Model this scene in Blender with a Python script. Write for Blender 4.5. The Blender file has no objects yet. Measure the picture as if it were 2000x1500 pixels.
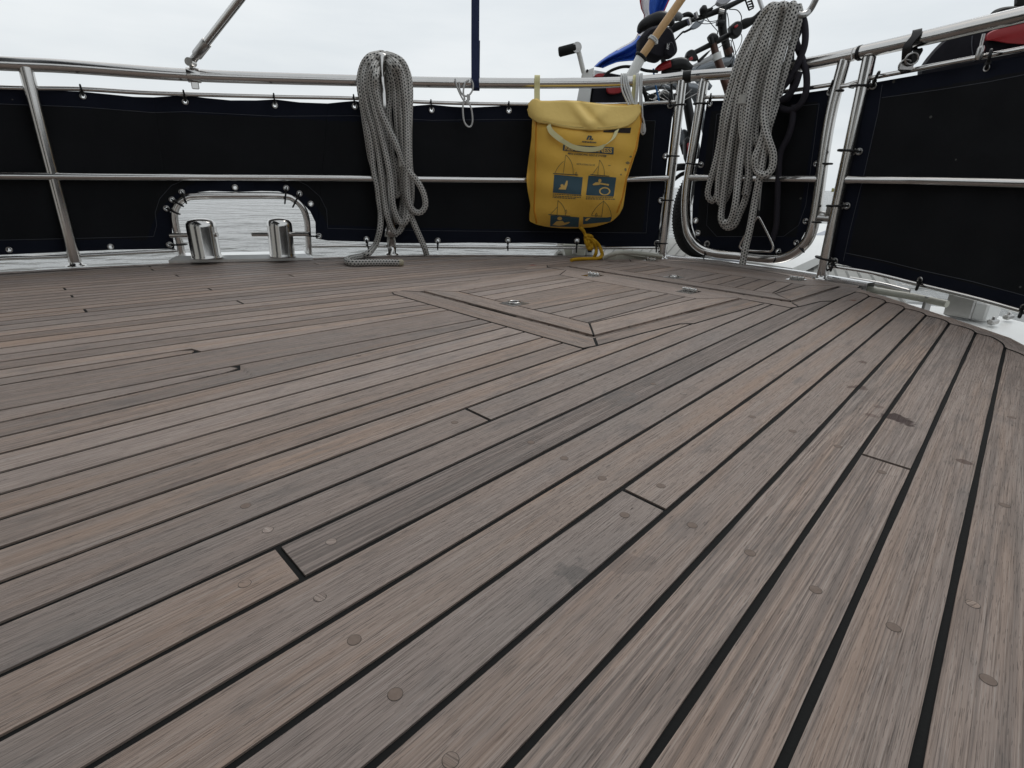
import bpy, math, random
import numpy as np
from mathutils import Vector, Matrix
random.seed(7); np.random.seed(7)
C = bpy.context.scene
S = 0.28            # metres per layout unit: one unit is the camera's height over the deck
# ------------------------------------------------------------------ camera
PP = np.array([1000., 750.]); VP = np.array([-60., 2858.]); VD = math.hypot(*VP)
FL = math.sqrt(391 * VD); PT = math.atan(391 / FL)
DN = VP / VD; RT = np.array([DN[1], -DN[0]])
cd = bpy.data.cameras.new('camera'); cam = bpy.data.objects.new('camera', cd); C.collection.objects.link(cam); C.camera = cam
cd.sensor_width = 36; cd.lens = FL / 2000 * 36; cd.clip_start = 0.02; cd.clip_end = 6000
r0 = Vector((1, 0, 0)); d0 = Vector((0, -math.sin(PT), -math.cos(PT))); fw = Vector((0, math.cos(PT), -math.sin(PT)))
cx = r0 * RT[0] + d0 * DN[0]; cy = -(r0 * RT[1] + d0 * DN[1])
M = Matrix((cx, cy, -fw)).transposed().to_4x4(); M.translation = (0, 0, S); cam.matrix_world = M
# ------------------------------------------------------------------ sky and sun (overcast)
C.view_settings.view_transform = 'Standard'; C.view_settings.look = 'None'; C.view_settings.gamma = 1; C.view_settings.exposure = 0.1
w = bpy.data.worlds.new('World'); C.world = w; w.use_nodes = True
wn = w.node_tree.nodes; wl = w.node_tree.links; wn.clear()
sky = wn.new('ShaderNodeTexSky'); sky.sky_type = 'NISHITA'; sky.sun_disc = False
sky.sun_elevation = math.radians(52); sky.sun_rotation = math.radians(-35); sky.dust_density = 4; sky.air_density = 1.2
tc = wn.new('ShaderNodeTexCoord'); mp = wn.new('ShaderNodeMapping'); mp.inputs['Scale'].default_value = (1.4, 1.4, 7)
nz = wn.new('ShaderNodeTexNoise'); nz.inputs['Scale'].default_value = 1.6; nz.inputs['Detail'].default_value = 5; nz.inputs['Roughness'].default_value = .5
rp = wn.new('ShaderNodeValToRGB'); rp.color_ramp.elements[0].position = .25; rp.color_ramp.elements[1].position = .75
rp.color_ramp.elements[0].color = (6.2, 6.75, 7.2, 1); rp.color_ramp.elements[1].color = (8.5, 8.8, 8.95, 1)
mx = wn.new('ShaderNodeMix'); mx.data_type = 'RGBA'; mx.inputs['Factor'].default_value = .93
bg = wn.new('ShaderNodeBackground'); bg.inputs['Strength'].default_value = .1; wo = wn.new('ShaderNodeOutputWorld')
wl.new(tc.outputs['Generated'], mp.inputs[0]); wl.new(mp.outputs[0], nz.inputs['Vector']); wl.new(nz.outputs['Fac'], rp.inputs[0])
wl.new(sky.outputs[0], mx.inputs['A']); wl.new(rp.outputs[0], mx.inputs['B']); wl.new(mx.outputs['Result'], bg.inputs[0]); wl.new(bg.outputs[0], wo.inputs[0])
sd = bpy.data.lights.new('sun', 'SUN'); sd.energy = .8; sd.angle = math.radians(25); sd.color = (1, .97, .93)
so = bpy.data.objects.new('sun', sd); C.collection.objects.link(so); so.rotation_euler = (math.radians(38), 0, math.radians(145))
so.location = (0, 0, 20)
# ------------------------------------------------------------------ geometry helpers (layout units)
def rays(x, y):
    vx = np.asarray(x, float) - 1000; vy = np.asarray(y, float) - 750
    a = (vx * RT[0] + vy * RT[1]) / FL; b = (vx * DN[0] + vy * DN[1]) / FL
    return np.stack([a, math.cos(PT) - b * math.sin(PT), -math.sin(PT) - b * math.cos(PT)], -1)
def G(x, y, z=0.):                     # point of the level z seen at x, y
    d = rays(x, y); t = (z - 1) / d[..., 2]; return np.array([0, 0, 1.]) + d * t[..., None]
def D(x, y, Y):                        # point of the upright plane at depth Y
    d = rays(x, y); return np.array([0, 0, 1.]) + d * (Y / d[..., 1])[..., None]
def cr(pts, n=8):
    P = [np.array(p, float) for p in pts]
    if len(P) < 3: return P
    P = [2 * P[0] - P[1]] + P + [2 * P[-1] - P[-2]]; o = []
    for i in range(1, len(P) - 2):
        a, b, c, d = P[i - 1:i + 3]
        for k in range(n):
            t = k / n; o.append(.5 * (2 * b + (c - a) * t + (2 * a - 5 * b + 4 * c - d) * t * t + (3 * b - a - 3 * c + d) * t ** 3))
    o.append(P[-2]); return o
FC = np.array(cr([(-9.3, 1.6), (-7.5, 4.2), (-5.09, 6.35), (-3.4, 7.35), (-1.78, 8.04), (.2, 8.42), (2.19, 8.22), (3.05, 7.45), (3.69, 6.56), (4.2, 5.2), (4.3, 3.6), (4.0, 1.5), (3.2, .45)], 30))
FAZ = FC[:, 0] / FC[:, 1]
def F(x, y, off=0.):                   # point of the guard rail's upright surface seen at x, y, moved off units inboard
    d = rays(x, y); az = d[..., 0] / d[..., 1]
    Y = np.interp(az, FAZ, FC[:, 1]); X = np.interp(az, FAZ, FC[:, 0])
    dist = np.hypot(X, Y); k = (dist - off) / dist; Y = Y * k
    return np.array([0, 0, 1.]) + d * (Y / d[..., 1])[..., None]
class MB:
    def __init__(s): s.v = []; s.f = []; s.m = []; s.s = []; s.u = []; s.c = []
    def add(s, vs, fs, m=0, smooth=False, uv=None, col=(0, 0, 0)):
        o = len(s.v); s.v += [tuple(map(float, p)) for p in vs]
        for k, f in enumerate(fs):
            s.f.append([o + i for i in f]); s.m.append(m); s.s.append(smooth)
            s.u.append([uv[i] for i in f] if uv is not None else [(0, 0)] * len(f)) if not (uv and isinstance(uv, dict)) else s.u.append(uv[k])
            s.c.append(col)
    def tube(s, pts, r, n=10, m=0, caps=True, closed=False):
        P = [np.array(p, float) for p in pts]; N = len(P); R = r if hasattr(r, '__len__') else [r] * N
        T = []
        for i in range(N):
            t = (P[(i + 1) % N] - P[i - 1]) if closed else P[min(i + 1, N - 1)] - P[max(i - 1, 0)]
            T.append(t / (np.linalg.norm(t) + 1e-12))
        a = np.cross(T[0], [0, 0, 1.]); a = np.cross(T[0], [0, 1., 0]) if np.linalg.norm(a) < .15 else a
        a /= np.linalg.norm(a); vs = []; L = [0]
        for i in range(N):
            a = a - T[i] * a.dot(T[i]); a /= np.linalg.norm(a); b = np.cross(T[i], a)
            if i: L.append(L[-1] + np.linalg.norm(P[i] - P[i - 1]))
            for k in range(n):
                th = 2 * math.pi * k / n; vs.append(P[i] + R[i] * (a * math.cos(th) + b * math.sin(th)))
        fs = []; uv = {}; NN = N if closed else N - 1
        for i in range(NN):
            j = (i + 1) % N; lj = L[j] if j else L[i] + np.linalg.norm(P[0] - P[i])
            for k in range(n):
                k2 = (k + 1) % n; uv[len(fs)] = [(L[i], k / n), (L[i], (k + 1) / n), (lj, (k + 1) / n), (lj, k / n)]
                fs.append([i * n + k, i * n + k2, j * n + k2, j * n + k])
        s.add(vs, fs, m, True, uv)
        if caps and not closed:
            s.add(vs[:n], [list(range(n))[::-1]], m); s.add(vs[-n:], [list(range(n))], m)
        return s
    def box(s, c, sx, sy, sz, R=None, m=0, bev=.0):
        R = np.eye(3) if R is None else R; vs = []
        if bev:
            b = bev
            pr = [(-1, -1), (1, -1), (1, 1), (-1, 1)]
            for z, k in ((-sz, b), (-sz + b, 0), (sz - b, 0), (sz, b)):
                for px, py in pr:
                    X, Y = px * (sx - k), py * (sy - k)
                    if px * py > 0: vs += [(X, Y - py * b, z), (X - px * b, Y, z)]
                    else: vs += [(X - px * b, Y, z), (X, Y - py * b, z)]
            fs = [list(range(8))[::-1], list(range(24, 32))]
            for l in range(3):
                for k in range(8): fs.append([l * 8 + k, l * 8 + (k + 1) % 8, l * 8 + 8 + (k + 1) % 8, l * 8 + 8 + k])
        else:
            vs = [(x * sx, y * sy, z * sz) for z in (-1, 1) for x, y in ((-1, -1), (1, -1), (1, 1), (-1, 1))]
            fs = [[3, 2, 1, 0], [4, 5, 6, 7]] + [[k, (k + 1) % 4, 4 + (k + 1) % 4, 4 + k] for k in range(4)]
        s.add([np.array(c) + R @ np.array(v) for v in vs], fs, m); return s
    def lathe(s, p, prof, ax=(0, 0, 1), n=24, m=0):
        ax = np.array(ax, float); ax /= np.linalg.norm(ax); a = np.cross(ax, [1, 0, 0.]);
        if np.linalg.norm(a) < .1: a = np.cross(ax, [0, 1., 0])
        a /= np.linalg.norm(a); b = np.cross(ax, a); vs = []
        for r, h in prof:
            for k in range(n):
                th = 2 * math.pi * k / n; vs.append(np.array(p) + ax * h + r * (a * math.cos(th) + b * math.sin(th)))
        fs = [[i * n + k, i * n + (k + 1) % n, (i + 1) * n + (k + 1) % n, (i + 1) * n + k] for i in range(len(prof) - 1) for k in range(n)]
        s.add(vs, fs, m, True); s.add(vs[:n], [list(range(n))[::-1]], m); s.add(vs[-n:], [list(range(n))], m); return s
    def torus(s, c, nrm, R, r, n=18, k=8, m=0, sx=1.):
        nrm = np.array(nrm, float); nrm /= np.linalg.norm(nrm); a = np.cross(nrm, [0, 0, 1.])
        if np.linalg.norm(a) < .1: a = np.array([1., 0, 0])
        a /= np.linalg.norm(a); b = np.cross(nrm, a)
        return s.tube([np.array(c) + R * (sx * a * math.cos(2 * math.pi * i / n) + b * math.sin(2 * math.pi * i / n)) for i in range(n)], r, k, m, closed=True)
    def slab(s, poly, th, m=0, ms=None):   # polygon of 3-D points, extruded down by th
        n = len(poly); P = [np.array(p, float) for p in poly]
        if len(P[0]) == 2: P = [np.append(p, 0) for p in P]
        ar = sum(P[i][0] * P[(i + 1) % n][1] - P[(i + 1) % n][0] * P[i][1] for i in range(n))
        if ar < 0: P = P[::-1]
        lo = [p - [0, 0, th] for p in P]
        s.add(P, [list(range(n))], m); s.add(lo, [list(range(n))[::-1]], m)
        s.add(P + lo, [[i, n + i, n + (i + 1) % n, (i + 1) % n] for i in range(n)], m if ms is None else ms); return s
    def prism(s, front, back, m=0, smooth=False):
        n = len(front); s.add(list(front) + list(back), [[i, (i + 1) % n, n + (i + 1) % n, n + i] for i in range(n)], m, smooth)
        s.add(front, [list(range(n))[::-1]], m); s.add(back, [list(range(n))], m); return s
    def grid(s, P, m=0, smooth=True, kill=None, mf=None, flip=False):
        nr, nc = P.shape[:2]; fs = []; ms = []
        for i in range(nr - 1):
            for j in range(nc - 1):
                if kill is not None and kill[i, j]: continue
                q = [i * nc + j, i * nc + j + 1, (i + 1) * nc + j + 1, (i + 1) * nc + j]
                fs.append(q[::-1] if flip else q); ms.append(m if mf is None else int(mf[i, j]))
        k0 = len(s.f); s.add(P.reshape(-1, 3), fs, m, smooth); s.m[k0:] = ms; return s
    def obj(s, name, mats, parent=None, at=None, link=True):
        me = bpy.data.meshes.new(name); mats = mats if isinstance(mats, (list, tuple)) else [mats]
        V = np.array(s.v) * S
        if parent is not None: o0 = np.array(parent_loc(parent))
        else: o0 = np.array(at, float) * S if at is not None else np.array([V[:, 0].mean(), V[:, 1].mean(), V[:, 2].min()])
        me.from_pydata((V - o0).tolist(), [], s.f)
        for q in mats: me.materials.append(q)
        me.polygons.foreach_set('material_index', s.m); me.polygons.foreach_set('use_smooth', s.s)
        ul = me.uv_layers.new(name='uv'); ul.data.foreach_set('uv', [c for f in s.u for p in f for c in p])
        if any(c != (0, 0, 0) for c in s.c):
            ca = me.color_attributes.new('tone', 'FLOAT_COLOR', 'CORNER')
            ca.data.foreach_set('color', [x for f, c in zip(s.f, s.c) for _ in f for x in (c[0], c[1], c[2], 1)])
        me.update(); o = bpy.data.objects.new(name, me); C.collection.objects.link(o)
        o.location = (0, 0, 0) if parent is not None else o0
        if parent is not None: o.parent = parent
        return o
def parent_loc(p):
    l = np.array(p.location)
    while p.parent is not None: p = p.parent; l = l + np.array(p.location)
    return l
def tag(o, label=None, cat=None, group=None, kind=None):
    if label: o['label'] = label
    if cat: o['category'] = cat
    if group: o['group'] = group
    if kind: o['kind'] = kind
    return o
def thing(name, label, cat, loc, group=None):
    o = bpy.data.objects.new(name, None); o.empty_display_size = .05; C.collection.objects.link(o); o.location = np.array(loc, float) * S
    return tag(o, label, cat, group)
# ------------------------------------------------------------------ materials
def mat(name, col, rough=.5, metal=0., spec=.5, bump=None, var=None, coat=0., sheen=0.):
    m = bpy.data.materials.new(name); m.use_nodes = True; N = m.node_tree.nodes; L = m.node_tree.links; b = N['Principled BSDF']
    b.inputs['Base Color'].default_value = (*col, 1); b.inputs['Roughness'].default_value = rough; b.inputs['Metallic'].default_value = metal
    b.inputs['Specular IOR Level'].default_value = spec; b.inputs['Coat Weight'].default_value = coat; b.inputs['Sheen Weight'].default_value = sheen
    t = N.new('ShaderNodeTexCoord')
    if var:                            # (scale, amount, second colour)
        n = N.new('ShaderNodeTexNoise'); n.inputs['Scale'].default_value = var[0]; n.inputs['Detail'].default_value = 6; n.inputs['Roughness'].default_value = .65
        x = N.new('ShaderNodeMix'); x.data_type = 'RGBA'; x.inputs['A'].default_value = (*col, 1); x.inputs['B'].default_value = (*var[2], 1)
        r = N.new('ShaderNodeMapRange'); r.inputs[1].default_value = .5 - .2 / var[1]; r.inputs[2].default_value = .5 + .2 / var[1]; r.inputs[4].default_value = min(1, var[1])
        L.new(t.outputs['Object'], n.inputs['Vector']); L.new(n.outputs['Fac'], r.inputs[0]); L.new(r.outputs[0], x.inputs['Factor']); L.new(x.outputs['Result'], b.inputs['Base Color'])
        r2 = N.new('ShaderNodeMapRange'); r2.inputs[3].default_value = max(0.02, rough - .06); r2.inputs[4].default_value = min(1, rough + .1); L.new(n.outputs['Fac'], r2.inputs[0]); L.new(r2.outputs[0], b.inputs['Roughness'])
    if bump:                           # (scale, distance)
        n = N.new('ShaderNodeTexNoise'); n.inputs['Scale'].default_value = bump[0]; n.inputs['Detail'].default_value = 4
        q = N.new('ShaderNodeBump'); q.inputs['Distance'].default_value = bump[1]; q.inputs['Strength'].default_value = 1
        L.new(t.outputs['Object'], n.inputs['Vector']); L.new(n.outputs['Fac'], q.inputs['Height']); L.new(q.outputs[0], b.inputs['Normal'])
    return m
steel = mat('stainless_steel', (.62, .605, .59), .15, 1, var=(14, .5, (.47, .45, .42)))
steel_d = mat('brushed_steel', (.5, .49, .48), .3, 1, var=(40, .6, (.36, .35, .33)))
white = mat('white_gelcoat', (.78, .78, .76), .3, var=(6, .5, (.66, .66, .63)))
beige = mat('beige_gelcoat', (.5, .49, .42), .45, var=(9, .7, (.38, .37, .31)))
black = mat('black_plastic', (.008, .008, .009), .42, spec=.3, var=(30, .6, (.016, .016, .016)))
rubber = mat('black_rubber', (.011, .011, .011), .7, spec=.25, bump=(160, .0006))
caulk = mat('black_caulk', (.008, .0085, .0085), .8, spec=.2, var=(90, .6, (.014, .014, .014)), bump=(220, .0003))
greyp = mat('grey_bicycle_paint', (.22, .24, .26), .3, .4, coat=.4, var=(12, .5, (.16, .17, .19)))
brown = mat('brown_metal_tube', (.075, .055, .045), .35, .5, var=(15, .8, (.14, .05, .035)))
red = mat('red_plastic', (.42, .012, .018), .35, var=(25, .6, (.28, .01, .015)))
blk_cl = mat('black_nylon', (.010, .010, .014), .85, spec=.2, bump=(500, .0006), var=(14, .8, (.028, .026, .034)))
navy_w = mat('navy_webbing', (.012, .022, .07), .8, bump=(600, .0004))
wcord = mat('white_cord', (.62, .62, .6), .8, bump=(700, .0004), var=(200, .8, (.4, .4, .4)))
black_rope = mat('black_rope', (.012, .010, .016), .85, bump=(500, .0008), var=(300, .8, (.03, .026, .036)))
yel_rope = mat('yellow_rope', (.62, .36, .01), .8, bump=(420, .0012), var=(260, .9, (.38, .19, .005)))
pine = mat('varnished_pole', (.55, .33, .14), .4, var=(16, .8, (.42, .24, .09)), coat=.2)
def canvas_mat(name, col, c2):
    m = mat(name, col, .95, spec=.14, sheen=0.0, var=(260, .7, c2)); N = m.node_tree.nodes; L = m.node_tree.links; b = N['Principled BSDF']
    t = N.new('ShaderNodeTexCoord'); n = N.new('ShaderNodeTexNoise'); n.inputs['Scale'].default_value = 900; n2 = N.new('ShaderNodeTexNoise'); n2.inputs['Scale'].default_value = 7
    a = N.new('ShaderNodeMath'); a.operation = 'MULTIPLY_ADD'; a.inputs[1].default_value = .05
    q = N.new('ShaderNodeBump'); q.inputs['Distance'].default_value = .012
    L.new(t.outputs['Object'], n.inputs['Vector']); L.new(t.outputs['Object'], n2.inputs['Vector']); L.new(n.outputs['Fac'], a.inputs[0]); L.new(n2.outputs['Fac'], a.inputs[2]); L.new(a.outputs[0], q.inputs['Height']); L.new(q.outputs[0], b.inputs['Normal'])
    # small pale specks of lint and salt
    v = N.new('ShaderNodeTexVoronoi'); v.inputs['Scale'].default_value = 9; lt = N.new('ShaderNodeMath'); lt.operation = 'LESS_THAN'; lt.inputs[1].default_value = .035
    x = N.new('ShaderNodeMix'); x.data_type = 'RGBA'; x.inputs['B'].default_value = (.09, .09, .085, 1); src = b.inputs['Base Color'].links[0].from_socket
    L.new(t.outputs['Object'], v.inputs['Vector']); L.new(v.outputs['Distance'], lt.inputs[0]); L.new(lt.outputs[0], x.inputs['Factor']); L.new(src, x.inputs['A']); L.new(x.outputs['Result'], b.inputs['Base Color'])
    return m
cloth_m = canvas_mat('black_canvas', (.0105, .0112, .0128), (.016, .017, .019))
hem_m = canvas_mat('navy_canvas_hem', (.0085, .0105, .019), (.012, .0145, .024))
thread = mat('grey_thread', (.07, .075, .09), .8)
def wood_mat():
    m = bpy.data.materials.new('weathered_teak'); m.use_nodes = True; N = m.node_tree.nodes; L = m.node_tree.links; b = N['Principled BSDF']
    uv = N.new('ShaderNodeUVMap'); uv.uv_map = 'uv'; tn = N.new('ShaderNodeAttribute'); tn.attribute_name = 'tone'
    sep = N.new('ShaderNodeSeparateColor'); L.new(tn.outputs['Color'], sep.inputs[0])
    def mth(op, a, bb=None, c=None):
        n = N.new('ShaderNodeMath'); n.operation = op
        for i, v in enumerate((a, bb, c)):
            if v is None: continue
            if isinstance(v, (int, float)): n.inputs[i].default_value = v
            else: L.new(v, n.inputs[i])
        return n.outputs[0]
    su = N.new('ShaderNodeSeparateXYZ'); L.new(uv.outputs[0], su.inputs[0])
    def noise(ku, kv, det=3, rough=.6, dist=0):
        cv = N.new('ShaderNodeCombineXYZ'); L.new(mth('MULTIPLY', su.outputs[0], ku), cv.inputs[0]); L.new(mth('MULTIPLY', su.outputs[1], kv), cv.inputs[1])
        L.new(mth('MULTIPLY', sep.outputs[2], 60.), cv.inputs[2])
        n = N.new('ShaderNodeTexNoise'); n.inputs['Scale'].default_value = 1; n.inputs['Detail'].default_value = det; n.inputs['Roughness'].default_value = rough; n.inputs['Distortion'].default_value = dist
        L.new(cv.outputs[0], n.inputs['Vector']); return n.outputs['Fac']
    def rng(v, a, bb, c=0., d=1.):
        n = N.new('ShaderNodeMapRange'); n.inputs[1].default_value = a; n.inputs[2].default_value = bb; n.inputs[3].default_value = c; n.inputs[4].default_value = d; L.new(v, n.inputs[0]); return n.outputs[0]
    fine = noise(13, 1150, 3, .6); mid = noise(7, 400, 3, .62); broad = noise(2.2, 40, 3, .55); blot = noise(14, 34, 4, .6, .4); patch = noise(3.2, 8, 3, .5)
    rn = noise(.7, 42, 1.2, .4, .05); rings = mth('SINE', mth('MULTIPLY', rn, 85.))
    ringa = mth('MULTIPLY', rng(rings, -.2, 1), rng(sep.outputs[1], .45, .95))
    pore = mth('LESS_THAN', noise(60, 1400, 1, .5), .33)
    def mix(a, bb, f, bt='MIX'):
        x = N.new('ShaderNodeMix'); x.data_type = 'RGBA'; x.blend_type = bt
        for k, v in (('A', a), ('B', bb), ('Factor', f)):
            if isinstance(v, tuple): x.inputs[k].default_value = (*v, 1)
            elif isinstance(v, (int, float)): x.inputs[k].default_value = v
            else: L.new(v, x.inputs[k])
        return x.outputs['Result']
    base = mix((.318, .259, .230), (.345, .257, .207), rng(mth('ADD', mth('MULTIPLY', sep.outputs[0], .6), mth('MULTIPLY', broad, .6)), .30, 1.0))
    base = mix(base, (.172, .134, .114), rng(mid, .42, .74, 0, .8))
    base = mix(base, (.42, .370, .338), rng(fine, .52, .64, 0, .55))
    base = mix(base, (.085, .063, .053), rng(fine, .46, .35, 0, .68))
    base = mix(base, (.37, .24, .165), mth('MULTIPLY', mth('MULTIPLY', rng(broad, .5, .7), .55), sep.outputs[0]))
    base = mix(base, (.15, .132, .124), rng(blot, .54, .72, 0, .5))
    base = mix(base, (.21, .2, .192), rng(patch, .55, .72, 0, .35))
    base = mix(base, (.10, .082, .074), mth('MULTIPLY', ringa, .55))
    base = mix(base, (.05, .043, .04), mth('MULTIPLY', pore, .45))
    k = rng(sep.outputs[2], 0, 1, .84, 1.2); kk = N.new('ShaderNodeCombineColor'); [L.new(k, kk.inputs[i]) for i in range(3)]
    base = mix(base, kk.outputs[0], 1., 'MULTIPLY')
    # stains with a shape of their own
    geo = N.new('ShaderNodeNewGeometry'); nn = N.new('ShaderNodeTexNoise'); nn.inputs['Scale'].default_value = 55; nn.inputs['Detail'].default_value = 5; L.new(geo.outputs['Position'], nn.inputs['Vector'])
    for px, py, r, colr, st in ((1750, 815, .06, (.035, .012, .009), .95), (1772, 826, .042, (.035, .012, .009), .9), (1672, 757, .045, (.07, .03, .02), .7), (1685, 707, .03, (.08, .03, .02), .7), (1884, 903, .028, (.07, .03, .02), .7), (1720, 794, .03, (.09, .04, .03), .5), (1702, 812, .03, (.09, .04, .03), .5),
                          (1120, 1118, .05, (.09, .085, .08), .5), (1095, 1103, .025, (.1, .095, .09), .35), (1235, 1103, .06, (.12, .095, .085), .35), (1668, 587, .035, (.16, .05, .02), .9), (690, 515, .16, (.11, .06, .05), .5), (1040, 518, .05, (.3, .03, .03), .7), (1210, 775, .1, (.12, .12, .12), .3)):
        p = G(px, py) * S; vs = N.new('ShaderNodeVectorMath'); vs.operation = 'DISTANCE'; L.new(geo.outputs['Position'], vs.inputs[0]); vs.inputs[1].default_value = p
        dd = mth('ADD', vs.outputs['Value'], mth('MULTIPLY', mth('SUBTRACT', nn.outputs['Fac'], .5), r * S * 3.2))
        base = mix(base, colr, mth('MULTIPLY', rng(dd, r * S, r * S * .72), st))
    L.new(base, b.inputs['Base Color']); b.inputs['Specular IOR Level'].default_value = .48
    L.new(rng(fine, .3, .7, .5, .75), b.inputs['Roughness'])
    h = mth('ADD', mth('ADD', mth('MULTIPLY', fine, .6), mth('MULTIPLY', mid, .8)), mth('ADD', mth('MULTIPLY', ringa, -.5), mth('MULTIPLY', pore, -.4)))
    q = N.new('ShaderNodeBump'); q.inputs['Distance'].default_value = .0011; q.inputs['Strength'].default_value = 1; L.new(h, q.inputs['Height']); L.new(q.outputs[0], b.inputs['Normal'])
    return m
teak = wood_mat()
def rope_mat():
    m = mat('flecked_rope', (.5, .48, .44), .85, spec=.2, bump=(900, .0006)); N = m.node_tree.nodes; L = m.node_tree.links; b = N['Principled BSDF']
    uv = N.new('ShaderNodeUVMap'); uv.uv_map = 'uv'; su = N.new('ShaderNodeSeparateXYZ'); L.new(uv.outputs[0], su.inputs[0])
    def mth(op, a, bb=None):
        n = N.new('ShaderNodeMath'); n.operation = op
        for i, v in enumerate((a, bb)):
            if v is None: continue
            if isinstance(v, (int, float)): n.inputs[i].default_value = v
            else: L.new(v, n.inputs[i])
        return n.outputs[0]
    vv = mth('MULTIPLY', su.outputs[1], 8.); row = mth('FLOOR', vv); uu = mth('ADD', mth('MULTIPLY', su.outputs[0], 27.), mth('MULTIPLY', mth('MODULO', row, 2.), .5))
    n = N.new('ShaderNodeTexNoise'); n.inputs['Scale'].default_value = 500; t = N.new('ShaderNodeTexCoord'); L.new(t.outputs['Object'], n.inputs['Vector'])
    a = mth('ABSOLUTE', mth('SUBTRACT', mth('FRACT', uu), .5)); c = mth('ABSOLUTE', mth('SUBTRACT', mth('FRACT', vv), .5))
    dd = mth('ADD', mth('SQRT', mth('ADD', mth('POWER', mth('MULTIPLY', a, 1.0), 2.), mth('POWER', mth('MULTIPLY', c, .95), 2.))), mth('MULTIPLY', mth('SUBTRACT', n.outputs['Fac'], .5), .2))
    f = mth('LESS_THAN', dd, .29); x = N.new('ShaderNodeMix'); x.data_type = 'RGBA'; x.inputs['B'].default_value = (.018, .018, .022, 1)
    y = N.new('ShaderNodeMix'); y.data_type = 'RGBA'; y.inputs['A'].default_value = (.60, .59, .56, 1); y.inputs['B'].default_value = (.42, .40, .37, 1)
    n2 = N.new('ShaderNodeTexNoise'); n2.inputs['Scale'].default_value = 25; L.new(t.outputs['Object'], n2.inputs['Vector']); L.new(n2.outputs['Fac'], y.inputs['Factor'])
    L.new(y.outputs['Result'], x.inputs['A']); L.new(f, x.inputs['Factor']); L.new(x.outputs['Result'], b.inputs['Base Color']); return m
rope_m = rope_mat()
# ------------------------------------------------------------------ the setting: water, shore, hull, platform
def water_mat():
    m = bpy.data.materials.new('lake_water'); m.use_nodes = True; N = m.node_tree.nodes; L = m.node_tree.links; b = N['Principled BSDF']
    b.inputs['Base Color'].default_value = (.12, .12, .112, 1); b.inputs['Roughness'].default_value = .16; b.inputs['IOR'].default_value = 1.33
    t = N.new('ShaderNodeTexCoord'); mp = N.new('ShaderNodeMapping'); mp.inputs['Scale'].default_value = (.6, .75, 1); mp.inputs['Rotation'].default_value = (0, 0, .12)
    L.new(t.outputs['Object'], mp.inputs[0]); hs = None
    for sc, amp in ((.5, 1.), (1.4, .42), (4., .12), (11, .03)):
        n = N.new('ShaderNodeTexNoise'); n.inputs['Scale'].default_value = sc; n.inputs['Detail'].default_value = 2; n.inputs['Distortion'].default_value = .5; L.new(mp.outputs[0], n.inputs['Vector'])
        a = N.new('ShaderNodeMath'); a.operation = 'MULTIPLY_ADD'; a.inputs[1].default_value = amp; L.new(n.outputs['Fac'], a.inputs[0])
        if hs: L.new(hs, a.inputs[2])
        hs = a.outputs[0]
    q = N.new('ShaderNodeBump'); q.inputs['Distance'].default_value = .6; L.new(hs, q.inputs['Height']); L.new(q.outputs[0], b.inputs['Normal']); return m
WZ = -5.3
mb = MB(); gx = 12000
mb.add([(-gx, -gx, WZ), (gx, -gx, WZ), (gx, gx, WZ), (-gx, gx, WZ)], [[0, 1, 2, 3]]); tag(mb.obj('water', water_mat(), at=(0, 0, WZ)), kind='structure')
grass = mat('shore_grass', (.10, .11, .035), .9, var=(.15, .9, (.19, .16, .06))); treem = mat('far_trees', (.05, .075, .06), .9, var=(.12, .9, (.09, .11, .10)))
mb = MB(); az = np.linspace(.50, .78, 60); Rs = 3200; fr = [(Rs * math.sin(a), Rs * math.cos(a)) for a in az]
P = np.array([[(x * k, y * k, WZ + h) for (x, y) in fr] for k, h in ((1, 0), (1.002, 7), (1.03, 13), (1.2, 16))])
P[1:, :, 2] += np.random.rand(3, 60) * 5; mb.grid(P, 0, flip=True); tag(mb.obj('shore', grass), kind='structure')
mb = MB()
for i in range(420):
    a = random.uniform(.51, .77); r = Rs * random.uniform(1.05, 1.15); h = random.uniform(14, 34) * (0.5 + .5 * math.sin(a * 40) ** 2); c = (r * math.sin(a), r * math.cos(a), WZ + 10)
    mb.lathe(c, [(h * .2, 0), (h * .75, h * .35), (h * .6, h * .75), (h * .15, h)], n=7)
tag(mb.obj('far_woodland', treem), 'low dark line of far trees along the grassy shore', 'trees', kind='stuff')
# deck plan: boat axis turned 43.5 degrees, u runs aft, v to port... all in layout units
A = math.radians(43.5); U = np.array([math.cos(A), math.sin(A)]); V = np.array([-U[1], U[0]])
def xy(u, v, z=0.): p = u * U + v * V; return (p[0], p[1], z)
def uvp(px, py): g = G(px, py)[:2]; return float(g @ U), float(g @ V)
EDGE = [(3.2, 2.73), (3.50, 3.45), (3.665, 3.9), (3.70, 4.35), (3.725, 4.9), (3.745, 5.6), (3.74, 6.0), (3.66, 6.40), (3.42, 7.0), (3.13, 7.5), (2.72, 7.88), (2.17, 8.12), (1.45, 8.26), (.73, 8.30), (-.19, 8.24), (-1.0, 8.1), (-1.77, 7.9), (-2.74, 7.46), (-4.0, 6.86), (-4.9, 6.27), (-5.6, 5.72), (-6.5, 4.9), (-8, 3.2), (-9.5, 1), (-9.5, -5), (-3, -6), (-1.4, -3.2), (.8, -.95), (2.0, .39), (2.68, 1.6)]
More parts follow.
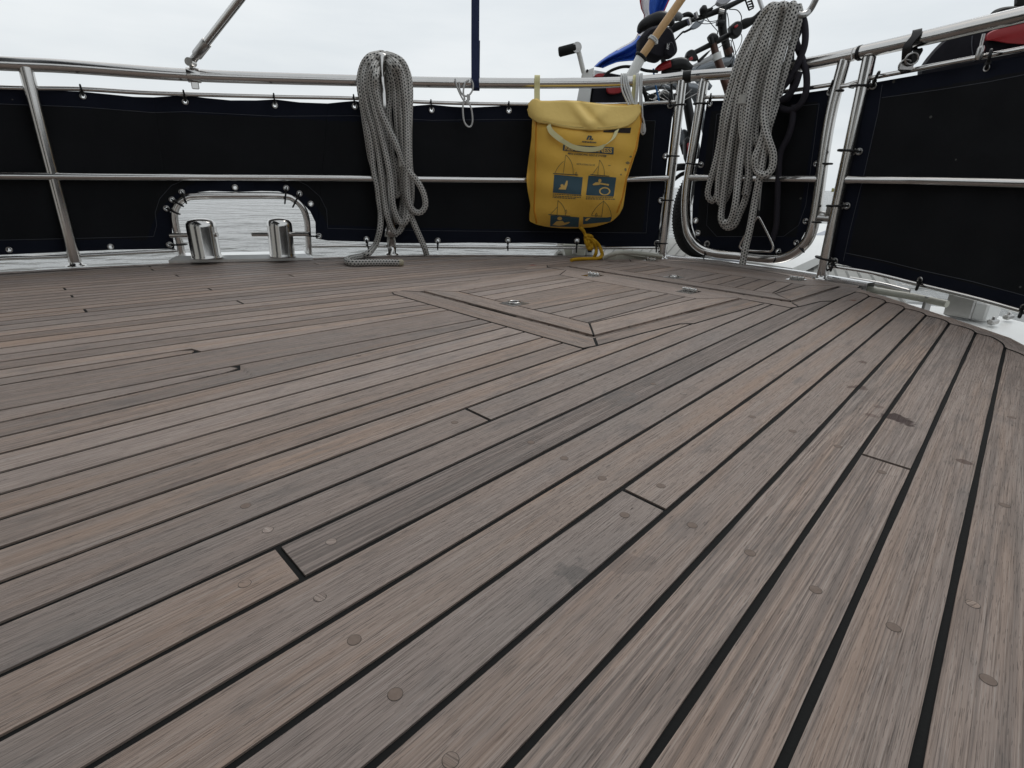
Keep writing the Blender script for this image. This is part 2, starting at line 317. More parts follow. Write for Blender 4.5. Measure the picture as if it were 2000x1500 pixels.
def clip(poly, cl):
    for i in range(len(cl)):
        a = np.array(cl[i]); b = np.array(cl[(i + 1) % len(cl)]); e = b - a; out = []
        if not poly: return []
        for j in range(len(poly)):
            p = poly[j]; q = poly[(j + 1) % len(poly)]; sp = e[0] * (p[1] - a[1]) - e[1] * (p[0] - a[0]); sq = e[0] * (q[1] - a[1]) - e[1] * (q[0] - a[0])
            if sp >= 0: out.append(p)
            if (sp >= 0) != (sq >= 0):
                t = sp / (sp - sq); out.append(tuple(np.array(p) + (np.array(q) - np.array(p)) * t))
        poly = out
    return poly
def hull(pts):
    pts = sorted(set(pts)); 
    def half(ps):
        h = []
        for p in ps:
            while len(h) > 1 and (h[-1][0] - h[-2][0]) * (p[1] - h[-2][1]) - (h[-1][1] - h[-2][1]) * (p[0] - h[-2][0]) <= 0: h.pop()
            h.append(p)
        return h
    a = half(pts); b = half(pts[::-1]); return a[:-1] + b[:-1]
def inset(poly, d):
    n = len(poly); P = [np.array(p, float) for p in poly]; ar = sum(P[i][0] * P[(i + 1) % n][1] - P[(i + 1) % n][0] * P[i][1] for i in range(n)); sg = 1 if ar > 0 else -1; o = []
    for i in range(n):
        e1 = P[i] - P[i - 1]; e2 = P[(i + 1) % n] - P[i]; n1 = sg * np.array([-e1[1], e1[0]]) / (np.linalg.norm(e1) + 1e-9); n2 = sg * np.array([-e2[1], e2[0]]) / (np.linalg.norm(e2) + 1e-9)
        q = (n1 + n2) / max(.35, 1 + n1 @ n2); o.append(P[i] + q * d)
    return o
HE = hull([tuple(p) for p in EDGE]); HI = [tuple(p) for p in inset(HE, .07)]
HW = .0099     # half a seam
db = MB()
db.slab([(x, y, -.006) for x, y in HE], .12, 1, 2)
def plank(poly_uv, mid, z=0., b=None, tone=None, sk=.006, do_clip=True, rot=False):
    """one plank: outline in boat coordinates, grain following mid(u)"""
    P = [tuple(np.array(xy(u, v))[:2]) for u, v in poly_uv]
    n = len(P); ar = sum(P[i][0] * P[(i + 1) % n][1] - P[(i + 1) % n][0] * P[i][1] for i in range(n))
    if ar < 0: P = P[::-1]
    if do_clip: P = clip(P, HI)
    if len(P) < 3: return
    su, sv = random.uniform(0, 40), random.uniform(0, 40); uv = []
    for p in P:
        u, v = np.array(p) @ U, np.array(p) @ V; a, c = (u, v - mid(u)) if not rot else (v, u); uv.append(((a + su) * S, (c + sv) * S))
    n = len(P); t = tone or (random.random(), random.random(), random.random()); b = b or db
    b.add([(x, y, z) for x, y in P], [list(range(n))], 0, uv=uv, col=t)
    b.add([(x, y, z) for x, y in P] + [(x, y, z - sk) for x, y in P], [[i, n + i, n + (i + 1) % n, (i + 1) % n] for i in range(n)], 0, uv=uv + uv, col=t)
def Rs_(k): return lambda u: 1.93 - .1845 * k + .080 * u - .0005 * u * u
LC = [3.735, 3.91, 4.08, 4.252, 4.42, 4.602, 4.77, 4.935, 5.12, 5.278, 5.436, 5.584, 5.738, 5.876, 6.02, 6.146, 6.304] + [6.304 + .15 * i for i in range(1, 14)]
def Ls_(j):
    c = LC[j]
    return lambda u: c - (.035 * u + .014 * u * u if 0 < u < 2.6 else (.0 if u <= 0 else .1856 + .105 * (u - 2.6)))
KR, KL = 3.195, 3.602
joints = [uvp(568, 1100), uvp(1260, 977), uvp(935, 810), uvp(1734, 903), uvp(128, 566), uvp(141, 579), uvp(167, 607), uvp(408, 564), uvp(470, 591), uvp(347, 539), uvp(568, 538), uvp(300, 528), uvp(1020, 524), uvp(620, 516), uvp(290, 519)]
TONES = [(*uvp(px, py), t) for px, py, t in ((300, 1230, (1., .1, .55)), (500, 770, (.25, .0, 1.)), (330, 807, (.25, .0, 1.)), (1000, 1130, (.0, .2, .35)), (1700, 1000, (.45, .9, .8)), (700, 1200, (.75, .3, .5)), (1250, 800, (.6, .3, .75)), (900, 1000, (.85, .2, .6)),
    (300, 1060, (.35, .3, .25)), (500, 1290, (.3, .2, .35)), (1500, 800, (.7, .2, .6)), (1850, 1200, (.4, .5, .55)), (1950, 1300, (.5, .8, .6)), (1400, 1350, (.55, 1., .85)), (1650, 1350, (.5, .7, .6)), (1100, 1350, (.5, .1, .4)), (1740, 860, (.3, .8, .7)), (1400, 900, (.65, .3, .6)), (100, 680, (.3, .1, .3)))]
def strip(lo, hi, u0=-6., u1=9., z=0., tone=None):
    js = sorted(u for u, v in joints if lo(u) < v < hi(u) and u0 < u < u1); mid = lambda u: .5 * (lo(u) + hi(u)); seg = [u0] + js + [u1]
    for a, b in zip(seg, seg[1:]):
        a2 = a + (HW * .95 if a != u0 else 0); b2 = b - (HW * .95 if b != u1 else 0); n = max(2, int((b2 - a2) / .13)); us = sorted([a2 + (b2 - a2) * i / n for i in range(n + 1)] + [x for x in (.72, .76, .767, .781, .795, .82, .84, .857, .871, .885, .9) if a2 < x < b2]); n = len(us) - 1
        su, sv, t = random.uniform(0, 40), random.uniform(0, 40), tone or (random.random(), random.random(), random.random())
        for pu, pv, tt in TONES:
            if a < pu < b and lo(pu) < pv < hi(pu): t = tt
        H1 = lambda u: HW * (1 + .09 * math.sin(u * 5.3 + lo(0) * 31) + .06 * math.sin(u * 13.7 + lo(0) * 57)); H2 = lambda u: HW * (1 + .09 * math.sin(u * 5.3 + hi(0) * 31) + .06 * math.sin(u * 13.7 + hi(0) * 57))
        for k, (p, q) in enumerate(zip(us, us[1:])):
            P = [tuple(np.array(xy(u, v))[:2]) for u, v in ((p, lo(p) + H1(p)), (q, lo(q) + H1(q)), (q, hi(q) - H2(q)), (p, hi(p) - H2(p)))]; c4 = clip(P, HI)
            if len(c4) < 3: continue
            db.add([(x, y, z) for x, y in c4], [list(range(len(c4)))], 0, uv=[((np.array(c) @ U + su) * S, (np.array(c) @ V - mid(np.array(c) @ U) + sv) * S) for c in c4], col=t)
            sk_ = [(0, 1), (2, 3)] + ([(3, 0)] if k == 0 else []) + ([(1, 2)] if k == n - 1 else [])
            if len(c4) == 4 and all(abs(c[0] - d[0]) < 1e-9 for c, d in zip(c4, P)):
                for a_, b_ in sk_: db.add([(*P[a_], z), (*P[a_], z - .006), (*P[b_], z - .006), (*P[b_], z)], [[0, 1, 2, 3]], 0, uv=[(0, 0)] * 4, col=t)
for k in range(-4, 26): strip(Rs_(k + 0), Rs_(k - 1))
def top5(u): return Rs_(-6)(u) if u < .857 else (KR if u > .885 else Rs_(-6)(u) + (KR - Rs_(-6)(u)) * (u - .857) / .028)
strip(Rs_(-5), top5, u1=2.9)
us = [-6 + i * .3 for i in range(23)] + [.78]
plank([(u, min(Rs_(-6)(u) + HW, KR - 2 * HW)) for u in us] + [(.84, Rs_(-6)(.84) + .03), (.855, KR - .05), (.83, KR - HW)] + [(u, KR - HW) for u in us[::-1]], lambda u: 3.1)
def bot1(u): return Ls_(0)(u) if u < .767 else (KL if u > .795 else Ls_(0)(u) + (KL - Ls_(0)(u)) * (u - .767) / .028)
strip(bot1, Ls_(1), u1=2.9)
us = [-6 + i * .3 for i in range(22)] + [.69]
plank([(u, Ls_(0)(u) - HW) for u in us] + [(.75, Ls_(0)(.75) - .03), (.765, KL + .05), (.74, KL + HW)] + [(u, KL + HW) for u in us[::-1]], lambda u: 3.66)
for j in range(1, len(LC) - 1): strip(Ls_(j), Ls_(j + 1))
strip(lambda u: KR, lambda u: KL, u1=2.8, tone=(.45, .7, .3))
plank([(6.95, 2.2), (8.2, 2.2), (8.2, 4.6), (6.95, 4.6)], lambda u: 0, .0012, rot=True, tone=(.5, .2, .4))
# hatch framing: dark sheet, then its planks
FR = [[(2.665, 2.145), (2.79, 2.125), (2.93, 2.265), (2.93, 4.405), (2.80, 4.565), (2.70, 4.545), (2.665, 4.46)],
      [(2.79, 2.125), (3.30, 2.118), (3.78, 2.095), (3.88, 2.03), (4.5, 2.025), (5.12, 2.015), (5.17, 2.25), (2.93, 2.265)],
      [(2.80, 4.565), (3.8, 4.60), (3.9, 4.66), (5.13, 4.70), (5.165, 4.50), (4.2, 4.46), (2.93, 4.405)],
      [(5.17, 2.3), (5.15, 2.0), (5.13, 1.78), (5.233, 1.752), (5.375, 1.87), (5.395, 3.3), (5.39, 4.70), (5.15, 4.82), (5.165, 4.5)],
      [(5.233, 1.752), (5.68, 1.715), (5.80, 1.645), (6.4, 1.655), (6.86, 1.68), (6.76, 1.88), (5.375, 1.87)],
      [(5.15, 4.82), (5.39, 4.70), (6.76, 4.72), (6.86, 4.95), (5.3, 4.97)],
      [(6.775, 1.72), (7.02, 1.75), (7.05, 3.4), (7.02, 5.0), (6.775, 4.93)]]
def raise_poly(poly, z, b, hole=None): 
    b.slab([xy(u, v, z) for u, v in poly], .006, 1)
for k, f in enumerate(FR):
    raise_poly(f, .0022, db); rot = k in (0, 3, 6)
    plank([tuple(p) for p in inset(f, .011)], lambda u: 2.2, .0045, rot=rot, sk=.004, do_clip=False)
# margin planks round the edge, scalloped where the seams end
ne = len(HE); EP = []
for i in range(ne):
    a = np.array(HE[i]); b = np.array(HE[(i + 1) % ne]); m_ = max(1, int(np.linalg.norm(b - a) / .05))
    for k in range(m_): EP.append(a + (b - a) * k / m_)
EP = np.array(EP); T_ = np.roll(EP, -3, 0) - np.roll(EP, 3, 0); T_ /= np.linalg.norm(T_, axis=1)[:, None]; NI = np.stack([-T_[:, 1], T_[:, 0]], 1)
cu = np.cumsum(np.linalg.norm(np.roll(EP, -1, 0) - EP, axis=1))
wid = []
for p, nv in zip(EP, NI):
    q = p + nv * .15; u, v = q @ U, q @ V
    if v < 2.3 and u < 7.2 and q[1] > .5: fr_ = ((1.93 + .080 * u - .0005 * u * u - v) / .1845) % 1; wid.append(.155 - .055 * math.sin(math.pi * fr_) ** .7)
    else: wid.append(.135)
inn = EP + NI * np.array(wid)[:, None]; inn2 = EP + NI * (np.array(wid)[:, None] + .010); ou = EP - NI * .01; n = len(EP); j0 = np.arange(n)
db.add([(*p, .0018) for p in ou] + [(*p, .0018) for p in inn2], [[i, (i + 1) % n, n + (i + 1) % n, n + i] for i in range(n)], 1)
seg = [int(x) for x in np.linspace(0, n, 15)]
for a, b in zip(seg, seg[1:]):
    tn = (random.uniform(.5, .9), random.random() * .5, random.random()); sd_ = random.random() * 30
    ix = [i % n for i in range(a, b + 1)]; m_ = len(ix)
    vs = [(*ou[i], .0042) for i in ix] + [(*inn[i], .0042) for i in ix] + [(*ou[i], -.05) for i in ix]
    uvs = [((k * .05 + sd_) * S, (0 + sd_) * S) for k in range(m_)] + [((k * .05 + sd_) * S, (.15 + sd_) * S) for k in range(m_)] + [((k * .05 + sd_) * S, (-.05 + sd_) * S) for k in range(m_)]
    db.add(vs, [[k, k + 1, m_ + k + 1, m_ + k] for k in range(m_ - 1)] + [[2 * m_ + k, 2 * m_ + k + 1, k + 1, k] for k in range(m_ - 1)], 0, uv=uvs, col=tn)
# round wooden plugs over the screws
for px, py in ((480, 988), (523, 1035), (647, 1058), (478, 1140), (625, 1167), (692, 1250), (772, 1356), (880, 1485), (1037, 864), (1102, 895), (1176, 934), (1291, 949), (1220, 1006), (1352, 1026), (888, 825), (1276, 750), (1335, 769), (1469, 814), (1548, 842), (1637, 872), (1722, 922), (1593, 1152), (1745, 1225), (1930, 1328), (1962, 987), (1465, 1080), (700, 695), (1900, 1180), (1975, 815)):
    c = G(px, py)[:2]; R = .0165; k = 20; ring = [(c[0] + R * math.cos(6.2832 * i / k), c[1] + R * math.sin(6.2832 * i / k)) for i in range(k)]; rin = [(c[0] + .92 * R * math.cos(6.2832 * i / k), c[1] + .92 * R * math.sin(6.2832 * i / k)) for i in range(k)]
    db.add([(x, y, .0004) for x, y in ring], [list(range(k))], 3)
    a = random.uniform(-.6, .6); s_ = random.random() * 30; uv = [((x * math.cos(a) - y * math.sin(a) + s_) * S, (x * math.sin(a) + y * math.cos(a) + s_) * S) for x, y in rin]
    db.add([(x, y, .0008) for x, y in rin], [list(range(k))], random.choice((0, 4, 4, 4)), uv=uv, col=(random.uniform(0, .6), .3, random.random()))
hullw = mat('hull_paint', (.74, .74, .71), .35, var=(3, .6, (.62, .61, .57)))
plugring = mat('plug_edge', (.07, .058, .05), .8)
tag(db.obj('deck', [teak, caulk, hullw, plugring, mat('plug_wood', (.17, .125, .10), .8, var=(260, .9, (.24, .185, .155)))], at=(0, 3, 0)), kind='structure')
mb = MB(); top = [(x, y, -.127) for x, y in HE]; bo = [(x * .93, y * .93, WZ - .3) for x, y in HE]; n = len(HE)
mb.add(top + bo, [[i, n + i, n + (i + 1) % n, (i + 1) % n] for i in range(n)], 0); tag(mb.obj('hull', hullw), kind='structure')
# hatch lids: things set in the deck
def lid(u0, u1, v0a, v0b, v1a, v1b, bf, bb, bs, cuts, label, wide):
    mb_ = MB(); Z = .016
    out = [(u0, v0a), (u1, v0b), (u1, v1b), (u0, v1a)]; inn_ = [(u0 + bf, v0a + bs), (u1 - bb, v0b + bs), (u1 - bb, v1b - bs), (u0 + bf, v1a - bs)]
    t = thing('deck_hatch', label, 'hatch', xy((u0 + u1) / 2, (v0a + v1a) / 2, 0), 'teak hatches in the deck')
    mb_.slab([xy(u, v, Z - .004) for u, v in inset(out, .012)], .014, 1)
    for i in range(4):
        q = [out[i], out[(i + 1) % 4], inn_[(i + 1) % 4], inn_[i]]
        plank([tuple(p) for p in inset([np.array(p) for p in q], .0085)], lambda u: 0, Z, b=mb_, rot=(i % 2 == 1), sk=.014, do_clip=False, tone=(random.uniform(.35, .8), .3, random.random()))
    ua, ub = u0 + bf, u1 - bb
    L0 = lambda u: v0a + bs + (v0b - v0a) * (u - ua) / (ub - ua); L1 = lambda u: v1a - bs + (v1b - v1a) * (u - ua) / (ub - ua)
    lines = [L0] + [(lambda a, b: (lambda u: a + (b - a) * (u - ua) / (ub - ua)))(a, b) for a, b in cuts] + [L1]
    for a, b in zip(lines, lines[1:]):
        plank([(ua + .009, a(ua) + .009), (ub - .009, a(ub) + .009), (ub - .009, b(ub) - .009), (ua + .009, b(ua) - .009)], lambda u: 0, Z, b=mb_, sk=.004, do_clip=False)
    mb_.obj('lid', [teak, caulk], t)
    return t, Z
def fitting(t, Z, u, v, kind):
    if kind == 'ring':
        m_ = MB(); m_.slab([xy(u - .1, v - .085, Z + .004), xy(u + .1, v - .085, Z + .004), xy(u + .1, v + .085, Z + .004), xy(u - .1, v + .085, Z + .004)], .006, 0)
        p = m_.obj('ring_plate', steel_d, t); m_ = MB(); m_.torus(xy(u, v, Z + .012), (0, 0, 1), .05, .009, 20, 8); m_.obj('pull_ring', steel, p)
        m_ = MB(); m_.lathe(xy(u, v, Z + .004), [(.042, 0), (.042, .0015)]); m_.obj('recess', black, p)
    else:
        m_ = MB(); m_.slab([xy(u - .11, v - .085, Z + .004), xy(u + .1, v - .085, Z + .004), xy(u + .1, v + .085, Z + .004), xy(u - .11, v + .085, Z + .004)], .006, 0)
        p = m_.obj('hinge_plate', steel, t); m_ = MB(); m_.tube([xy(u + .02, v - .08, Z + .02), xy(u + .02, v + .08, Z + .02)], .017, 10)
        for dv in (-.05, 0, .05): m_.torus(xy(u + .02, v + dv, Z + .02), (V[0], V[1], 0), .018, .006, 12, 6)
        m_.obj('hinge_pin', steel, p)
t, Z = lid(2.945, 5.155, 2.28, 2.262, 4.39, 4.49, .25, .40, .245, [(2.545, 2.62), (2.739, 2.81), (2.94, 2.993), (3.121, 3.13), (3.629, 3.72), (3.828, 3.885), (4.008, 4.03)], 'larger teak hatch lid nearer the camera, ring pull at its left front edge', .5)
fitting(t, Z, 3.235, 3.40, 'ring'); fitting(t, Z, 5.03, 3.975, 'hinge'); fitting(t, Z, 5.025, 2.74, 'hinge')
t, Z = lid(5.405, 6.765, 1.885, 1.885, 4.69, 4.71, .245, .30, .255, [(2.17, 2.28), (2.36, 2.46), (2.56, 2.64), (2.76, 2.82), (2.95, 2.99), (3.14, 3.16), (3.64, 3.64), (3.84, 3.82), (4.04, 4.0), (4.24, 4.18)], 'wider and shallower teak hatch lid just before the stern gate', .5)
fitting(t, Z, 5.72, 3.33, 'ring'); fitting(t, Z, 6.80, 4.36, 'hinge'); fitting(t, Z, 6.78, 2.36, 'hinge')
# sill strip of bright metal under the gate
sp = cr([F(x, y, -.05) for x, y in ((1225, 500), (1292, 499), (1380, 503), (1450, 513), (1530, 526), (1600, 540), (1650, 550), (1700, 560))], 6)
mb = MB(); zt = .035
for p in sp: p[2] = zt
sq = np.array(sp); tt = np.gradient(sq, axis=0); tt /= np.linalg.norm(tt, axis=1)[:, None]; nn_ = np.stack([tt[:, 1], -tt[:, 0], 0 * tt[:, 0]], 1)
prof = [(-.06, -.15), (-.06, 0), (-.045, .014), (.045, .014), (.06, 0), (.06, -.15)]
P = np.array([sq + nn_ * 0 - np.stack([nn_[:, 0] * 0, nn_[:, 1] * 0, nn_[:, 2]], 1) + nn_ * a + np.array([0, 0, b]) for a, b in prof]); mb.grid(P, 0, smooth=False)
tag(mb.obj('sill', mat('polished_aluminium', (.8, .8, .8), .22, .85, var=(8, .6, (.62, .62, .62)))), kind='structure')
# ------------------------------------------------------------------ guard rails
def zc(p): return p[1] * math.cos(PT) - (p[2] - 1) * math.sin(PT)
def pxr(p, px): return px * zc(p) / FL
def fp(pts, off=0., n=6): return cr([F(x, y, off) for x, y in pts], n) if len(pts) > 2 else [F(x, y, off) for x, y in pts]
TOPR = [(-420, 112), (-200, 112), (0, 124), (130, 130), (370, 147), (600, 155), (850, 161), (1050, 163), (1200, 161), (1290, 155), (1345, 149)]
EXR = [(3.55, .75), (2.75, -.45), (1.5, -2.1), (.1, -3.8)]; EXL = [(-9.9, -.6), (-10.0, -2.8), (-9.8, -5.)]
def carry(P, left):
    z = P[0 if left else -1][2]; q = [np.array([x, y, z]) for x, y in (EXL if left else EXR)]
    return (q[::-1] + list(P)) if left else (list(P) + q)
def rail_tube(name, pts, r, parent, off=0., m=steel, n=6, k=14):
    P = fp(pts, off, n)
    if pts[0][0] <= -400: P = carry(P, True)
    if pts[-1][0] >= 2500: P = carry(P, False)
    mb = MB(); mb.tube(P, r, k); return mb.obj(name, m, parent)
g1 = thing('guard_rail', 'long stainless guard rail curving round the left and middle of the stern', 'railing', (-1.78, 8.04, 0), 'stainless guard rails round the deck')
rail_tube('top_rail', TOPR, .066, g1)
rail_tube('middle_rail', [(-420, 338), (-200, 340), (0, 343.5), (300, 346), (600, 347.5), (1000, 352), (1200, 351), (1306, 348)], .045, g1, .02)
rail_tube('thin_upper_rail', [(-420, 150), (-200, 158), (0, 171), (160, 174), (300, 182), (540, 189), (690, 192), (840, 200), (1000, 203.5), (1200, 204), (1322, 199)], .023, g1, -.02)
rail_tube('thin_lower_rail', [(-420, 530), (-200, 517), (0, 505), (138, 500), (353, 489)], .023, g1, -.02)
rail_tube('thin_lower_rail', [(604, 481), (690, 480), (850, 482), (1100, 484), (1296, 484)], .023, g1, -.02)
for a, b in (((50, 132), (150, 524)), ((1332, 158), (1292, 507))):
    pa, pb = F(*a), F(*b); pb[2] = 0; pa[:2] = pb[:2] + (pa[:2] - pb[:2]) * .3
    mb = MB(); mb.tube([pb, pb * .5 + pa * .5, pa], .064, 16); mb.lathe(pb, [(.1, .002), (.1, .014), (.07, .02), (.066, .05)]); mb.obj('stanchion', steel, g1)
pa = F(-240, 115); pb = np.array([pa[0] + .05, pa[1] - .05, 0]); mb = MB(); mb.tube([pb, pa], .064, 14); mb.obj('stanchion', steel, g1)
g2 = thing('guard_rail', 'stainless guard rail running forward along the right side of the deck', 'railing', (3.69, 6.56, 0), 'stainless guard rails round the deck')
rail_tube('top_rail', [(1672, 104), (1750, 87), (1850, 64), (1900, 52), (1990, 31), (2150, -8), (2400, -75), (2900, -220), (3600, -420)], .066, g2)
rail_tube('middle_rail', [(1648, 351), (1720, 352), (1800, 353), (2000, 358), (2300, 366), (2800, 380), (3600, 398)], .045, g2, .0)
rail_tube('thin_upper_rail', [(1636, 172), (1700, 153), (1780, 137), (1900, 114), (1990, 97), (2200, 55), (2600, -30), (3600, -230)], .023, g2, -.02)
rail_tube('thin_lower_rail', [(1618, 519), (1700, 532), (1790, 554), (1900, 581), (1990, 606), (2200, 668), (2600, 800), (3400, 1060)], .023, g2, -.02)
pa, pb = F(1697, 112), F(1604, 549); pb[2] = 0; pa[:2] = pb[:2] + (pa[:2] - pb[:2]) * .5
mb = MB(); mb.tube([pb, pa], .066, 18); mb.lathe(pb, [(.11, .002), (.11, .014), (.072, .022), (.068, .05)]); mb.obj('stanchion', steel, g2)
pa = F(2480, -95); pb = np.array([pa[0], pa[1], 0]); mb = MB(); mb.tube([pb, pa], .066, 14); mb.obj('stanchion', steel, g2)
for x, y in EXR[1:3]: mb = MB(); mb.tube([np.array([x, y, 0.]), np.array([x, y, 2.33])], .064, 14); mb.obj('stanchion', steel, g2)
mb = MB(); mb.tube([np.array([-9.95, -1.6, 0.]), np.array([-9.95, -1.6, 2.0])], .064, 14); mb.obj('stanchion', steel, g1)
# gate
gt = thing('gate', 'stainless stern gate with rounded lower corners and black canvas infill', 'gate', (3.05, 7.45, 0.1))
GF = [(1377, 156), (1374, 165), (1366, 216), (1352, 302), (1341, 373), (1340, 425), (1346, 458), (1364, 482), (1394, 494), (1450, 500), (1503, 505), (1535, 501), (1562, 486), (1582, 460), (1594, 410), (1609, 302), (1624, 216), (1647, 128), (1651, 115)]
rail_tube('frame', GF, .064, gt, .0, n=8, k=16)
rail_tube('top_rail', [(1336, 150), (1370, 147), (1440, 142), (1500, 135), (1580, 124), (1668, 106)], .066, gt)
mb = MB(); mb.tube(fp([(1334, 150.5), (1350, 149)]), .075, 16); mb.obj('sleeve', black, gt)
mb = MB(); mb.lathe(F(1672, 105), [(.0, 0), (.055, .0), (.075, .03), (.075, .06), (.0, .06)], ax=F(1672, 105) - F(1600, 120), n=16); mb.obj('end_cap', black, gt)
rail_tube('middle_bar', [(1346, 347), (1420, 348), (1500, 349), (1601, 350)], .045, gt, .02)
rail_tube('thin_upper_rail', [(1380, 190), (1440, 188), (1500, 183), (1600, 169), (1636, 163)], .023, gt, -.02)
rail_tube('catch_rod', [(1638, 169), (1668, 167), (1672, 168)], .018, gt, .02)
mb = MB(); mb.tube(fp([(1596, 425), (1622, 427)]), .04, 12); mb.tube(fp([(1593, 413), (1612, 416), (1622, 418)]), .014, 8); mb.box(F(1621, 411), .03, .03, .035); mb.box(F(1617, 420), .035, .02, .015); mb.obj('latch', steel_d, gt)
# ------------------------------------------------------------------ canvas weather cloths
def resample(p, n):
    p = np.array(p, float); d = np.r_[0, np.cumsum(np.hypot(*np.diff(p, axis=0).T))]; t = np.linspace(0, d[-1], n); return np.stack([np.interp(t, d, p[:, 0]), np.interp(t, d, p[:, 1])], -1)
def cloth_patch(mb, top, bot, nc, nr, eyes, hems, off=-.06):
    a, b = resample(top, nc), resample(bot, nc); t = np.linspace(0, 1, nr)[:, None, None]; Q = a[None] * (1 - t) + b[None] * t
    wob = .028 * np.sin(Q[..., 0] * .021 + Q[..., 1] * .006) + .02 * np.sin(Q[..., 0] * .053 + 1.3 + Q[..., 1] * .013) + .006 * np.sin(Q[..., 0] * .017 - Q[..., 1] * .05)
    P = F(Q[..., 0], Q[..., 1], 0) ; d = P[..., :2] / np.hypot(P[..., 0], P[..., 1])[..., None]
    k = 1 + (-off + wob) / np.hypot(P[..., 0], P[..., 1]); o = np.array([0, 0, 1.]); P = o + (P - o) * k[..., None]
    cen = (Q[:-1, :-1] + Q[1:, 1:]) / 2; kill = np.zeros(cen.shape[:2], bool); hm = np.zeros(cen.shape[:2], int)
    for ex, ey, sx in eyes: kill |= np.hypot((cen[..., 0] - ex) / sx, cen[..., 1] - ey) < 3.4
    for f in hems: hm |= f(cen[..., 0], cen[..., 1]).astype(int)
    mb.grid(P, 0, True, kill, hm)
def seam(pts, parent, off=.0):
    mb = MB(); P = [F(x, y, 0) for x, y in pts]; o = np.array([0, 0, 1.]); Q = []
    for (x, y), p in zip(pts, P):
        wob = .028 * math.sin(x * .021 + y * .006) + .02 * math.sin(x * .053 + 1.3 + y * .013) + .006 * math.sin(x * .017 - y * .05); Q.append(o + (p - o) * (1 + (.06 + wob - .006) / math.hypot(p[0], p[1])))
    mb.tube(Q, .0028, 5); return mb.obj('stitching', thread, parent)
def densify(pts, st=6):
    o = []
    for a, b in zip(pts, pts[1:]):
        n = max(1, int(math.hypot(b[0] - a[0], b[1] - a[1]) / st)); o += [(a[0] + (b[0] - a[0]) * i / n, a[1] + (b[1] - a[1]) * i / n) for i in range(n)]
    return o + [pts[-1]]
def cloth_pt(x, y, d=.0):
    p = F(x, y, 0); o = np.array([0, 0, 1.]); wob = .028 * math.sin(x * .021 + y * .006) + .02 * math.sin(x * .053 + 1.3 + y * .013) + .006 * math.sin(x * .017 - y * .05); return o + (p - o) * (1 + (.06 + wob - d) / math.hypot(p[0], p[1]))
def eyelet(x, y, parent, sx=1., scale=1.):
    p = cloth_pt(x, y, .006); nrm = np.array([p[0], p[1], 0]); e = 1e-3; a = cloth_pt(x + 1, y) - cloth_pt(x, y); a /= np.linalg.norm(a); nrm = np.cross(a, [0, 0, 1.]); R = pxr(p, 4.5) * scale
    mb = MB(); mb.torus(p, nrm, R, pxr(p, 1.45) * scale, 20, 8); mb.obj('eyelet', steel_d, parent)
def tie(x0, y0, x1, y1, parent, r=.0105):
    a = cloth_pt(x0, y0, .02); b = F(x1, y1, .0); d = b - a; L = np.linalg.norm(d); c = (a + b) / 2
    side = np.array([-b[0], -b[1], 0]) / math.hypot(b[0], b[1]) * .09
    u_ = d / L; rr = .05 if L > .12 else .03
    mb = MB(); mb.tube(cr([a - side * .5, a + side * .2, (a + b) / 2 + side * .75, b - u_ * rr * .5 + side * .85, b + u_ * rr * .6 + side * .6, b + u_ * rr - side * .1, b - side * .7], 4), r, 7)
    mb.box(a * .72 + b * .28 + side * .55, .016, .016, .012); mb.obj('cable_tie', black, parent)
wc = thing('weather_cloth', 'long black canvas dodger laced along the rail with an arched cut-out', 'canvas screen', (-1.78, 8.1, .1), 'black canvas weather cloths')
EY = [(162, 188, .9), (362, 199, 1), (537, 206, 1), (693, 208, 1), (843, 215, 1), (994, 216, 1), (1309, 206, .8), (18, 488, .9), (216, 482, 1), (716, 467, 1), (855, 470, 1), (992, 469, 1), (1127, 470, 1), (1283, 475, .8),
      (325, 407, 1), (336, 390, 1), (355, 375, 1), (459, 366, 1), (559, 367, 1), (585, 378, 1), (607, 398, 1), (331, 478, 1), (623, 461, 1), (1300, 305, .8), (1291, 391, .8)]
mb = MB(); TL = lambda x, y: (y < np.interp(x, [0, 300, 700, 1300], [203, 218, 238, 236])) | (y > np.interp(x, [0, 340, 620, 1280], [469, 468, 440, 455])) | ((x > 1283 - (y - 205) * .11)); HL = lambda x, y: (np.hypot((x - 468) / 182, (y - 490) / 152) < 1) & (y > 330)
HEM = [TL, HL]
cloth_patch(mb, [(-330, 150), (-200, 160), (0, 174), (160, 179), (200, 183), (260, 189), (300, 190)], [(-330, 520), (-200, 508), (0, 498), (100, 493), (216, 488), (341, 486)], 210, 104, EY, HEM)
cloth_patch(mb, [(300, 190), (330, 188), (362, 186), (400, 191), (450, 196), (500, 196), (537, 194), (585, 200), (640, 202)], [(341, 486), (337, 470), (333, 455), (330, 436), (331, 418), (336, 404), (345, 393), (360, 384), (385, 376), (410, 373), (465, 375), (510, 373), (545, 374), (570, 383), (590, 396), (606, 413), (616, 434), (617, 466)], 200, 100, EY, HEM)
cloth_patch(mb, [(640, 202), (670, 199), (693, 197), (730, 203), (770, 207), (805, 207), (841, 204), (880, 208), (920, 210), (960, 208), (994, 206), (1100, 208), (1220, 208), (1316, 203)], [(617, 466), (640, 470), (716, 472), (780, 475), (855, 475), (920, 474), (990, 475), (1060, 474), (1145, 478), (1220, 484), (1283, 486)], 230, 100, EY, HEM)
o = mb.obj('cloth', [cloth_m, hem_m], wc); sm = o.modifiers.new('thickness', 'SOLIDIFY'); sm.thickness = .0012
for e in EY: eyelet(*e[:2], wc, e[2])
